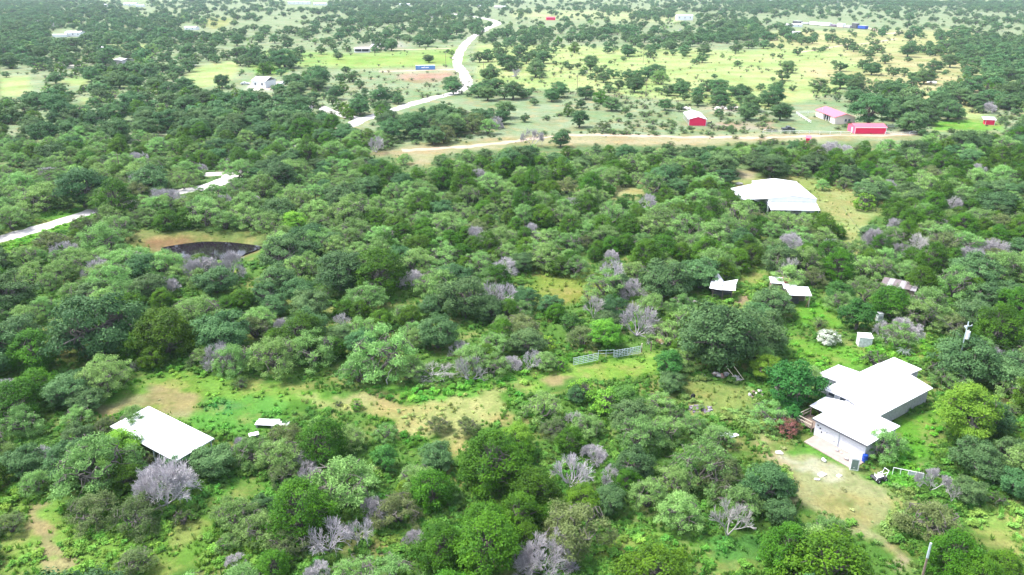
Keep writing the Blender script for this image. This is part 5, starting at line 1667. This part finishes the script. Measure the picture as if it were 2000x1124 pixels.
# ------------------------------------------------------------------ poles and wires
def power_pole(u, v, h_, label, arm=1.8, trans=False, rz=0.0, m='wood', r_=.14):
    x, y = P(u, v)
    e = thing('utility_pole', label, 'utility pole', (x, y, 0), rz, 'utility poles')
    MB().tube((0, 0, 0), (0, 0, h_), r_, r_ * .7, 8).build('pole', m, e)
    if arm: MB().box(-arm / 2, arm / 2, -.16, -.08, h_ - .7, h_ - .58).build('crossarm', m, e)
    for k in (-1, 0, 1):
        if arm: MB().tube((k * arm * .45, -.12, h_ - .575), (k * arm * .45, -.12, h_ - .4), .05, .03, 6).build('insulator', 'white', e)
    if trans:
        tr_ = MB().tube((.30, -.12, h_ - 2.6), (.30, -.12, h_ - 1.5), .28, .28, 12).build('transformer', 'white', e)
        MB().tube((.30, -.12, h_ - 1.49), (.30, -.12, h_ - 1.2), .05, .03, 6).build('bushing', 'white', tr_)
        MB().tube((-.35, -.12, h_ - .9), (-.35, -.12, h_ - .5), .10, .10, 8).build('cutout', 'white', e)
    return (x, y, h_)
pA = power_pole(1864, 742, 9.2, 'slim pole carrying a white transformer in the right-hand oaks', 1.4, True, .3, 'galv', .10)
pB = power_pole(1788, 1180, 7.0, 'white-topped post rising from the bottom edge beside the drive', 0, False, 0, 'wood', .13)
x, y = P(1788, 1180)
MB().tube((0, 0, 5.4), (0, 0, 7.04), .118, .10, 8).build('cap', 'galv', [o for o in bpy.data.objects if o.name.startswith('utility_pole')][-1])
for u, v, h_, lb in ((238, 352, 8, 'lone thin pole rising out of the dark juniper wood'), (945, 156, 10, 'thin pole right of the road bend above the junction'), (871, 133, 10, 'thin pole just right of the blue container'), (1256, 124, 9, 'thin pole among the oaks of the yellow pasture'), (1261, 190, 9, 'thin pole behind the bare mesquite and left of the red barn'), (1127, 182, 9, 'thin pole left of the pasture fence'), (103, 62, 10, 'thin pole beside the upper left white building')):
    power_pole(u, v, h_, lb, 1.6)
def wire(name, a_, b_, sag, label):
    a_, b_ = Vector(a_), Vector(b_)
    mb = MB()
    prev = a_
    for k in range(1, 13):
        t = k / 12
        c = a_.lerp(b_, t)
        c.z -= sag * 4 * t * (1 - t)
        mb.tube(prev, c, .018, n=4)
        prev = c
    return tag(mb.build(name, 'darkgrey'), label, 'wire')
wire('power_line', (pA[0] + .5, pA[1], 6.9), (pA[0] + 32, pA[1] - 22, 8), 1.2, 'upper wire running right from the transformer pole')
wire('power_line', (pA[0] + .3, pA[1], 5.9), (pA[0] + 32, pA[1] - 22, 6.8), 1.4, 'lower wire running right from the transformer pole')
wire('power_line', (pA[0] - .5, pA[1], 6.9), (pA[0] + 6, pA[1] + 60, 9), 1.2, 'wire running away behind the transformer pole')

# ------------------------------------------------------------------ red barn, garage, red-roofed house, stalls
x, y = P(1345, 246)
rb = thing('barn', 'red-gabled barn with a rounded white roof and open posts along its side', 'barn', (x, y, 0), math.radians(-4.5))
Wb, Lb, hb = 6.6, 16.5, 2.5
MB().hexa([(.05, 0, .12), (Wb - .05, 0, .12), (Wb - .05, .1, .12), (.05, .1, .12)], [(.05, 0, hb), (Wb - .05, 0, hb), (Wb - .05, .1, hb), (.05, .1, hb)]).hexa([(.1, 0, hb + .005), (Wb - .1, 0, hb + .005), (Wb - .1, .1, hb + .005), (.1, .1, hb + .005)], [(Wb / 2 - .05, 0, hb + .95), (Wb / 2 + .05, 0, hb + .95), (Wb / 2 + .05, .1, hb + .95), (Wb / 2 - .05, .1, hb + .95)]).build('gable_wall', 'red', rb)
for sx in (-.05, Wb - .07): MB().box(sx, sx + .14, -.06, -.01, 0, hb + .1).build('corner_trim', 'white', rb)
MB().box(.1, Wb - .1, -.05, -.01, 0, .2).build('base_trim', 'pinkroof', rb)
MB().slab([(-.3, -.35, hb + .05), (-.3, Lb, hb + .05), (Wb / 2, Lb, hb + 1.1), (Wb / 2, -.35, hb + 1.1)], .08).build('roof', 'whiteroof', rb)
MB().slab([(Wb + .3, -.35, hb + .05), (Wb + .3, Lb, hb + .05), (Wb / 2 + .01, Lb, hb + 1.1), (Wb / 2 + .01, -.35, hb + 1.1)], .08).build('roof', 'whiteroof', rb)
MB().box(Wb - .15, Wb - .05, .15, Lb - .1, .05, hb).build('side_wall', 'red', rb)
for k in range(7): MB().box(.0, .12, .4 + 2.6 * k, .52 + 2.6 * k, 0, hb).build('post', 'white', rb)
MB().box(1.0, 1.1, .6, Lb - .2, 0, 1.6).build('stall_side', 'wood', rb)
x, y = P(1383, 242)
eq = thing('feed_trough', 'small black trough beside the right corner of the red barn', 'trough', (x, y, 0), .1)
MB().box(0, 1.5, 0, .6, .1, .5).build('basin', 'rubber', eq)
MB().box(1.25, 1.45, .05, .5, .505, .95).build('hood', 'rubber', eq)
MB().box(.1, .25, .1, .5, 0, .095).build('foot', 'rubber', eq)

x, y = P(1669, 262)
rg = thing('garage', 'long bright red garage with a pink metal roof and white trim', 'garage', (x, y, 0), math.radians(-1.5))
Lg, Wg, hg = 11.4, 7.2, 2.4
MB().box(.1, Lg - .1, 0, .1, .2, hg).build('wall', 'red', rg)
MB().box(0, .1, .12, Wg, .0, hg).build('wall', mat('pink_red_siding', (.68, .10, .2), .5), rg)
MB().box(Lg - .1, Lg, .12, Wg, .0, hg).build('wall', 'red', rg)
MB().box(.1, Lg - .1, Wg - .1, Wg, .0, hg).build('wall', 'red', rg)
MB().hexa([(0, .12, hg + .01), (.1, .12, hg + .01), (.1, Wg, hg + .01), (0, Wg, hg + .01)], [(0, Wg / 2 - .05, hg + .8), (.1, Wg / 2 - .05, hg + .8), (.1, Wg / 2 + .05, hg + .8), (0, Wg / 2 + .05, hg + .8)]).build('gable', 'pinkroof', rg)
MB().slab([(-.2, -.3, hg + .03), (Lg + .2, -.3, hg + .03), (Lg + .2, Wg / 2, hg + .95), (-.2, Wg / 2, hg + .95)], .08).build('roof', 'pinkroof', rg)
MB().slab([(-.2, Wg + .3, hg + .03), (Lg + .2, Wg + .3, hg + .03), (Lg + .2, Wg / 2 + .01, hg + .95), (-.2, Wg / 2 + .01, hg + .95)], .08).build('roof', 'pinkroof', rg)
MB().box(-.22, Lg + .22, -.36, -.31, hg - .14, hg + .04).build('fascia', 'white', rg)
MB().box(-.05, .12, -.06, -.01, 0, hg - .02).build('corner_trim', 'white', rg)
MB().box(Lg - .12, Lg + .05, -.06, -.01, 0, hg - .02).build('corner_trim', 'white', rg)
MB().box(.12, Lg - .12, -.05, -.01, 0, .2).build('base_trim', 'pinkroof', rg)
MB().box(-.05, -.01, 2.4, 3.3, .1, 2.0).build('door', 'white', rg)

x, y = P(1629, 243)
rh = thing('red_roofed_house', 'cream house with a red gable roof paled by sheen and dark side porch', 'house', (x, y, 0), math.radians(1.5))
Wh, Lh, h_ = 8.2, 19.0, 2.6
MB().box(.1, Wh - .1, 0, .15, .0, h_).build('wall', 'cream', rh)
MB().hexa([(.1, 0, h_ + .01), (Wh - .1, 0, h_ + .01), (Wh - .1, .15, h_ + .01), (.1, .15, h_ + .01)], [(Wh / 2 - .05, 0, h_ + 1.25), (Wh / 2 + .05, 0, h_ + 1.25), (Wh / 2 + .05, .15, h_ + 1.25), (Wh / 2 - .05, .15, h_ + 1.25)]).build('gable', 'cream', rh)
for wx in (3.9, 5.3):
    wi = MB().box(wx, wx + 1.0, -.05, -.01, .95, 2.0).build('window', 'white', rh)
    MB().box(wx + .08, wx + .92, -.08, -.055, 1.03, 1.46).build('pane', 'glass', wi)
    MB().box(wx + .08, wx + .92, -.08, -.055, 1.52, 1.93).build('pane', 'glass', wi)
MB().box(.1, .25, .17, 4.6, 0, h_).build('wall', 'cream', rh)
MB().box(1.9, 2.05, 4.6, 11.5, 0, h_).build('porch_wall', 'darkgrey', rh)
MB().box(.1, .25, 11.5, Lh, 0, h_).build('wall', 'cream', rh)
MB().box(.26, 1.9, 4.6, 4.75, 0, h_).build('wall', 'cream', rh)
for py_ in (6.0, 8.4, 10.6): MB().box(.1, .3, py_, py_ + .22, 0, h_).build('porch_post', 'white', rh)
MB().box(.02, .08, 13.4, 14.8, .9, 2.0).build('window', 'white', rh)
MB().box(Wh - .25, Wh - .1, .17, Lh, 0, h_).build('wall', 'cream', rh)
MB().box(.26, Wh - .26, Lh - .15, Lh, 0, h_).build('wall', 'cream', rh)
MB().slab([(-.4, -.4, h_ + .02), (-.4, Lh + .4, h_ + .02), (Wh / 2, Lh + .4, h_ + 1.5), (Wh / 2, -.4, h_ + 1.5)], .08).build('roof', 'pinkroof', rh)
MB().slab([(Wh + .4, -.4, h_ + .02), (Wh + .4, Lh + .4, h_ + .02), (Wh / 2 + .01, Lh + .4, h_ + 1.5), (Wh / 2 + .01, -.4, h_ + 1.5)], .08).build('roof', 'pinkroof', rh)
MB().tube((1.0, 15, h_ + .3), (1.0, 15, h_ + 1.6), .06).build('flue', 'white', rh)

def stall(u, v, w_, d_, h_, rz, label, roofm):
    x, y = P(u, v)
    e = thing('stall', label, 'shed', (x, y, 0), rz, 'small red sheds')
    MB().box(0, w_, 0, d_, 0, h_).build('wall', 'red', e)
    for sx in (-.06, w_ - .06): MB().box(sx, sx + .12, -.06, -.01, 0, h_).build('corner_trim', 'white', e)
    MB().slab([(-.9 if roofm == 'whiteroof' else -.15, -.3, h_ + .1), (w_ + .4, -.3, h_ + .1), (w_ + .4, d_ + .4, h_ + .7), (-.9 if roofm == 'whiteroof' else -.15, d_ + .4, h_ + .7)], .08).build('roof', roofm, e)
    MB().box(.15, w_ - .15, -.05, -.01, 0, .15).build('base_trim', 'pinkroof', e)
stall(1924, 244, 3.2, 3.2, 1.9, -.28, 'small red shed with an overhanging white roof at the right edge', 'whiteroof')
stall(1573, 279, 1.4, 1.8, 1.5, -.35, 'tiny red shed below the driveway left of the long red garage', 'pinkroof')
# white pipe fences round the red-roofed house
def fence(pts, label, h_=1.2, step=3.2, m='white', rails=(.6, 1.15), r_=.06):
    g = [Vector(P(*q_)) for q_ in pts]
    e = thing('rail_fence', label, 'fence', (g[0].x, g[0].y, 0), 0)
    for a_, b_ in zip(g[:-1], g[1:]):
        a2, b2 = a_ - g[0], b_ - g[0]
        for z_ in rails: MB().tube((a2.x, a2.y, z_), (b2.x, b2.y, z_), r_, n=5).build('rail', m, e)
        n_ = max(1, int((b2 - a2).length / step))
        for k in range(n_):
            c = a2.lerp(b2, k / n_)
            MB().tube((c.x, c.y, 0), (c.x, c.y, h_), r_ * 1.1, n=5).build('post', m, e)
fence([(1490, 260), (1560, 262), (1662, 264)], 'long white rail fence in front of the red-roofed house')
fence([(1555, 224), (1568, 233), (1584, 243)], 'white rail fence slanting down left of the red-roofed house')
fence([(1555, 223), (1578, 223), (1598, 223)], 'white rail fence behind the green yard left of the red-roofed house')
fence([(1732, 250), (1772, 251), (1788, 261)], 'white rail fence curving right of the long red garage')
fence([(1728, 264), (1760, 265), (1792, 264)], 'white rail fence running on right of the long red garage')
fence([(1000, 180), (1100, 187), (1200, 191), (1300, 199), (1400, 207), (1490, 212)], 'dark wire fence crossing the whole pasture behind the red barn', 1.3, 6, 'wood', (.5, 1.0), .07)

# ------------------------------------------------------------------ vehicles
def vehicle(u, v, rz, label, body, L=4.9, W_=1.9, kind='pickup', group='vehicles'):
    x, y = P(u, v)
    e = thing('parked_' + kind, label, 'car' if kind == 'car' else 'truck', (x, y, 0), rz, None)
    hl = L / 2
    if kind == 'pickup': prof = [(-hl, .45), (hl, .45), (hl, .85), (hl * .92, 1.0), (hl * .5, 1.08), (hl * .22, 1.72), (-hl * .22, 1.76), (-hl * .32, 1.1), (-hl, 1.08)]
    else: prof = [(-hl, .4), (hl, .4), (hl, .75), (hl * .9, .9), (hl * .45, 1.0), (hl * .15, 1.42), (-hl * .5, 1.45), (-hl * .85, 1.0), (-hl, .9)]
    MB().prism(prof, -W_ / 2, W_ / 2).build('body', body, e)
    for s_ in (-1, 1):
        yy_ = s_ * (W_ / 2 + .012)
        MB().box(-hl * .2, hl * .2, min(yy_, yy_ + s_ * .01), max(yy_, yy_ + s_ * .01), 1.15 if kind == 'pickup' else 1.02, 1.6 if kind == 'pickup' else 1.36).build('side_window', 'glass', e)
    for sx in (-.62, .64):
        for s_ in (-1, 1):
            w_ = MB().tube((sx * hl, s_ * (W_ / 2 - .18), .36), (sx * hl, s_ * (W_ / 2 + .03), .36), .36, .36, 12).build('wheel', 'rubber', e)
            MB().tube((sx * hl, s_ * (W_ / 2 + .031), .36), (sx * hl, s_ * (W_ / 2 + .045), .36), .18, .18, 8).build('rim', 'galv', w_)
vehicle(1539, 256, math.radians(2), 'dark pickup parked on the pink ground left of the red-roofed house', 'carpaint')
vehicle(1380, 40, .2, 'dark pickup parked right of the white ranch building', 'carpaint', 5.2)
vehicle(254, 13, .1, 'dark blue car in front of the white trailers at the top left', M['bluedrum'], 5, kind='car')
vehicle(479, 166, .2, 'white car under the oaks left of the white house in the oaks', 'silver', 4.6, kind='car')
vehicle(553, 166, .9, 'silver truck parked right of the white house in the oaks', 'silver', 5.6)

# ------------------------------------------------------------------ blue container
p0 = Vector(P(812, 137))
ct = thing('shipping_container', 'long blue shipping container with a white mark on its side', 'container', (p0.x, p0.y, 0), math.radians(6))
Lc, Hc = 12.1, 2.6
MB().box(0, Lc, 0, 2.4, .1, Hc).build('box', 'blue', ct)
MB().slab([(-.03, -.03, Hc + .03), (Lc + .03, -.03, Hc + .03), (Lc + .03, 2.43, Hc + .03), (-.03, 2.43, Hc + .03)], .02).build('top', mat('container_top', (.55, .66, .72), .6), ct)
for k in range(24):
    MB().box(.3 + .49 * k, .52 + .49 * k, -.035, -.005, .3, Hc - .2).build('rib', 'blue', ct)
MB().box(3.6, 5.7, -.06, -.04, 1.15, 1.65).build('lettering', 'white', ct)
MB().box(5.95, 8.2, -.06, -.04, 1.15, 1.65).build('lettering', 'white', ct)
MB().box(5.2, 5.8, -.06, -.04, 1.9, 2.3).build('emblem', mat('pale_blue_mark', (.5, .62, .75)), ct)
MB().box(1.3, 2.6, -.06, -.04, 1.7, 2.1).build('emblem', mat('light_blue_mark', (.25, .48, .7)), ct)
for cx_ in (0, Lc - .18): MB().box(cx_, cx_ + .18, -.05, -.01, .1, Hc).build('corner_post', 'blue', ct)

# ------------------------------------------------------------------ far buildings
def hut(u, v, w_, d_, h_, rz, name, label, wallm='white', roofm='whiteroof', pitch=.9, wins=2, cat='building', open_front=False):
    x, y = P(u, v)
    e = thing(name, label, cat, (x, y, 0), rz)
    if open_front:
        MB().box(0, w_, d_ * .5, d_, 0, h_).build('wall', wallm, e)
        MB().box(0, w_, .05, d_ * .49, 0, .5).build('floor_box', wallm, e)
        MB().box(.3, w_ - .3, d_ * .3, d_ * .48, .52, h_ - .05).build('dark_opening', 'dark', e)
        for k in range(3): MB().box((w_ - .3) * k / 2, (w_ - .3) * k / 2 + .3, .05, .3, .51, h_).build('post', 'white', e)
    else:
        MB().box(0, w_, 0, d_, 0, h_).build('wall', wallm, e)
        for k in range(wins):
            cx_ = w_ * (k + .5) / wins
            wi = MB().box(cx_ - .5, cx_ + .5, -.06, -.01, h_ * .35, h_ * .75).build('window', 'white', e)
            MB().box(cx_ - .42, cx_ + .42, -.09, -.065, h_ * .39, h_ * .71).build('pane', 'glass', wi)
    MB().slab([(-.3, -.4, h_ + .03), (w_ + .3, -.4, h_ + .03), (w_ + .3, d_ / 2, h_ + pitch), (-.3, d_ / 2, h_ + pitch)], .1).build('roof', roofm, e)
    MB().slab([(-.3, d_ + .4, h_ + .03), (w_ + .3, d_ + .4, h_ + .03), (w_ + .3, d_ / 2 + .01, h_ + pitch), (-.3, d_ / 2 + .01, h_ + pitch)], .1).build('roof', roofm, e)
    return e
hut(692, 103, 11.5, 7, 2.7, .04, 'open_trailer', 'white trailer house with a black open front on the green pasture', wins=0, open_front=True, pitch=.4)
hut(493, 171, 8.5, 9, 3.4, -.35, 'white_house', 'tall white-gabled house standing among dark oaks left of the road', wins=2, cat='house', pitch=1.8)
hut(516, 168, 4.5, 4, 1.8, .25, 'white_shed', 'low white shed right of the white house in the oaks', wins=1)
hut(128, 72, 15, 9, 4.0, 0, 'white_building', 'broad white building in the upper left woods', wins=3)
hut(103, 73, 13, 5, 2.4, .05, 'lean_to', 'low pale lean-to on the left of the upper left white building', wins=0, pitch=.3)
hut(360, 59, 13, 9, 2.8, -.1, 'pale_house', 'low pale-roofed house in the upper left woods', wins=2)
hut(224, 126, 9.5, 8, 3.0, -.6, 'grey_house', 'grey-roofed house peeping from the left woods', 'greywall', 'oldmetal', wins=2)
hut(190, 100, 8, 6, 2.4, -.2, 'pale_shed', 'pale green-roofed shed in the left woods', 'greywall', 'white', wins=1)
hut(117, 134, 14, 4, 1.8, 0, 'low_wall_shed', 'low pinkish shed showing under the oaks on the left', 'cream', 'cream', wins=0, pitch=.2)
hut(241, 11, 26, 10, 4, 0, 'white_trailer', 'long white trailer at the top edge left of centre', wins=3)
hut(266, 14, 14, 9, 3.5, .1, 'white_trailer', 'shorter white trailer right of the long one at the top left', wins=2)
hut(198, 13, 14, 7, 3.5, 0, 'white_trailer', 'small white trailer left of the long one at the top left', wins=2)
hut(562, 9, 46, 12, 5, 0, 'long_white_building', 'long white building at the top edge left of the road', wins=5)
hut(612, 11, 26, 12, 4, .05, 'long_white_building', 'lower white building right of the long one at the top edge', wins=3)
hut(780, 12, 22, 10, 3.5, .1, 'pale_building', 'pale roofs at the top edge above the road', wins=2)
hut(930, 15, 22, 10, 3, .1, 'pale_building', 'pale building at the top right of the road', 'cream', wins=2)
hut(965, 17, 22, 10, 3.5, -.1, 'pale_building', 'cream building at the top with a red patch behind', 'cream', wins=2)
hut(1067, 40, 12, 8, 3.2, 0, 'red_barn_far', 'small dark red barn in the distant pasture near the top', 'red', 'red', wins=0, cat='barn')
hut(1322, 40, 21, 14, 6, -.05, 'white_ranch_building', 'bright white ranch building in the distance near the top', wins=3)
hut(1470, 60, 11, 8, 3, .1, 'grey_shed', 'pale grey shed in the distant trees right of the ranch building', 'greywall', 'oldmetal', wins=1)
hut(1418, 72, 9, 6, 2.4, 0, 'grey_shed', 'small pale shed under the distant trees', 'greywall', 'white', wins=1)
hut(1486, 4, 34, 10, 4, 0, 'pale_building', 'white building on the top edge right of centre', wins=2)
hut(1538, 53, 17, 9, 2.6, 0, 'grey_roofed_house', 'low pale-roofed house left of the long junk row', wins=2, cat='house')
hut(1549, 72, 7.5, 6, 4.0, .1, 'white_box_house', 'small square white house below the long junk row', wins=2, cat='house')
hut(1752, 163, 1, 1, 1, 0, 'feed_box', 'tiny pale feed box on the yellow pasture', wins=0)
hut(738, 186, 3.4, 3.2, 1.7, .3, 'pump_house', 'tiny white pump house in the oaks left of the road', wins=0)
hut(1420, 213, 8, 1.5, .5, .1, 'hay_pile', 'long pale pile under a tree behind the red barn', 'rock', 'rock', wins=0, pitch=.3, cat='heap')
# junk row
x0, y0 = P(1548, 46)
x1, y1 = P(1690, 58)
jr = [('shed_row', 13, 3.0, 'darkgrey', 'dark low shed at the left end of the junk row'), ('shed_row', 12, 2.0, 'greywall', 'grey shed in the junk row'), ('white_trailer', 14, 3.4, 'white', 'left white trailer of the junk row'),
 ('white_trailer', 17, 3.6, 'white', 'longest white trailer of the junk row'), ('tarp_stack', 8, 2.6, 'purple', 'purple tarp-covered stack in the junk row'), ('white_trailer', 9, 4.2, 'white', 'tall white trailer over a red base in the junk row'),
 ('tarp_stack', 9, 2.6, 'greywall', 'pale cluttered stack in the junk row'), ('dark_van', 7, 5.6, 'darkgrey', 'dark tall van in the junk row'), ('tarp_stack', 11, 3.6, 'bluedrum', 'blue tarp-covered stack at the right of the junk row')]
xx_ = 0
tot = math.hypot(x1 - x0, y1 - y0)
an = math.atan2(y1 - y0, x1 - x0)
sc_j = tot / 118
for nm_, w_, h_, m_, lb in jr:
    e = thing(nm_, lb, 'trailer' if 'trailer' in nm_ or 'van' in nm_ else 'shed', (x0 + math.cos(an) * xx_, y0 + math.sin(an) * xx_, 0), an, 'the long junk row')
    w_ *= sc_j
    MB().box(0, w_, 0, 4, .5, h_).build('body', m_, e)
    MB().box(-.1, w_ + .1, -.1, 4.1, h_ + .005, h_ + .15).build('roof', 'oldmetal' if m_ != 'white' else 'whiteroof', e)
    MB().box(.4, w_ - .4, .2, 3.8, 0, .49).build('chassis', 'redsoil' if h_ == 4.2 else 'dark', e)
    if m_ == 'white':
        for k in range(3): MB().box(w_ * (k + .5) / 3 - .5, w_ * (k + .5) / 3 + .5, -.06, -.01, h_ * .5, h_ * .8).build('window', 'glass', e)
    xx_ += w_ + 2.2 * sc_j
vehicle(1682, 55, 0, 'dark pickup at the right end of the junk row', 'carpaint', 7, 2.2)
# wreck pile in the pasture
x, y = P(1812, 164)
wr = heap('scrap_pile', 1820, 163, 12, (4.2, 1.6), 1.0, ['white', 'darkgrey', 'white', 'rock'], 'white scrap pile alone on the far yellow pasture', 'scrap', 71, 1.0)
heap('gravel_pile', 1340, 215, 8, (3.0, 1.2), .8, ['rock', 'rock', 'greyrock', 'rock'], 'pale gravel pile behind the red barn', 'rock', 73, 1.2)
heap('gravel_pile', 1412, 214, 8, (4.0, 1.4), 1.2, ['rock', 'rock', 'rock', 'rock'], 'white gravel pile under the tree right of the red barn', 'rock', 75, 1.3)
heap('scrap_pile', 760, 88, 9, (3.5, 2.0), 1.6, ['white', 'white', 'oldmetal', 'white'], 'white scrap pile at the end of the grey slab', 'scrap', 77, 1.2)
sl_ = MB().hexa([(*P(722, 93), 0), (*P(755, 90), 0), (*P(756, 82), 0), (*P(728, 83), 0)], [(*P(722, 93), .12), (*P(755, 90), .12), (*P(756, 82), .12), (*P(728, 83), .12)])
tag(sl_.build('concrete_slab', 'greywall'), 'grey concrete slab behind the open-fronted white trailer', kind='structure')
# fallen branches in the middle
x, y = P(846, 732)
fb = make_dead(81, 'fallen_branches', 7, 1.3, 'deadwhite', 5, 7, 1.1, 1.2)['whole']
o = obj('fallen_branches', fb)
o.location = (x, y, 0)
tag(o, 'low heap of fallen bleached branches on the edge of the green clearing', 'branches')
for i, (a_, b_) in enumerate((((757, 752), (765, 738)), ((708, 742), (738, 736)))):
    p0, p1 = P(*a_), P(*b_)
    s_, pts_ = limb((p0[0], p0[1], .1), (p1[0], p1[1], 1.6 - i), .09, .05, np.random.RandomState(i + 3), 5, .1)
    mv, mq = tubes(s_, 6)
    o = obj('fallen_limb', np_mesh('fallen_limb', mv, mq, ['deadwhite'], tone=np.full(len(mq), .6)))
    tag(o, ('nearer' if i == 0 else 'left-hand') + ' pale limb fallen on the grass under the wide mesquite', 'branch')
x, y = P(1765, 695)
ag = MB()
for k in range(14):
    th = 2 * PI * k / 14
    L_ = R.uniform(1.0, 1.6)
    c1 = Vector((math.cos(th) * L_ * .5, math.sin(th) * L_ * .5, L_ * .75))
    c2 = Vector((math.cos(th) * L_, math.sin(th) * L_, L_ * .45))
    ag.tube((0, 0, .1), c1, .07, .06, 4)
    ag.tube(c1, c2, .06, .015, 4)
o = ag.build('agave', mat('agave_leaf', (.22, .26, .22), .6))
o.location = (x, y, 0)
tag(o, 'spiky grey agave with arching leaves behind the white house', 'agave')

# ------------------------------------------------------------------ air: thin even haze from below the ground to just above the camera
hm = bpy.data.materials.new('haze')
hm.use_nodes = True
n, l = nt(hm)
n.remove(n['Principled BSDF'])
pv = n.new('ShaderNodeVolumePrincipled')
pv.inputs['Color'].default_value = (.72, .90, 1.0, 1)
pv.inputs['Density'].default_value = HAZE
pv.inputs['Anisotropy'].default_value = .0
l.new(pv.outputs[0], n['Material Output'].inputs['Volume'])
hz = MB().box(-17000, 17000, -200, 15000, -2.6, CH + 4)
k_ = hz.build('haze', hm)
tag(k_, 'thin bluish haze over the far woods', kind='stuff')
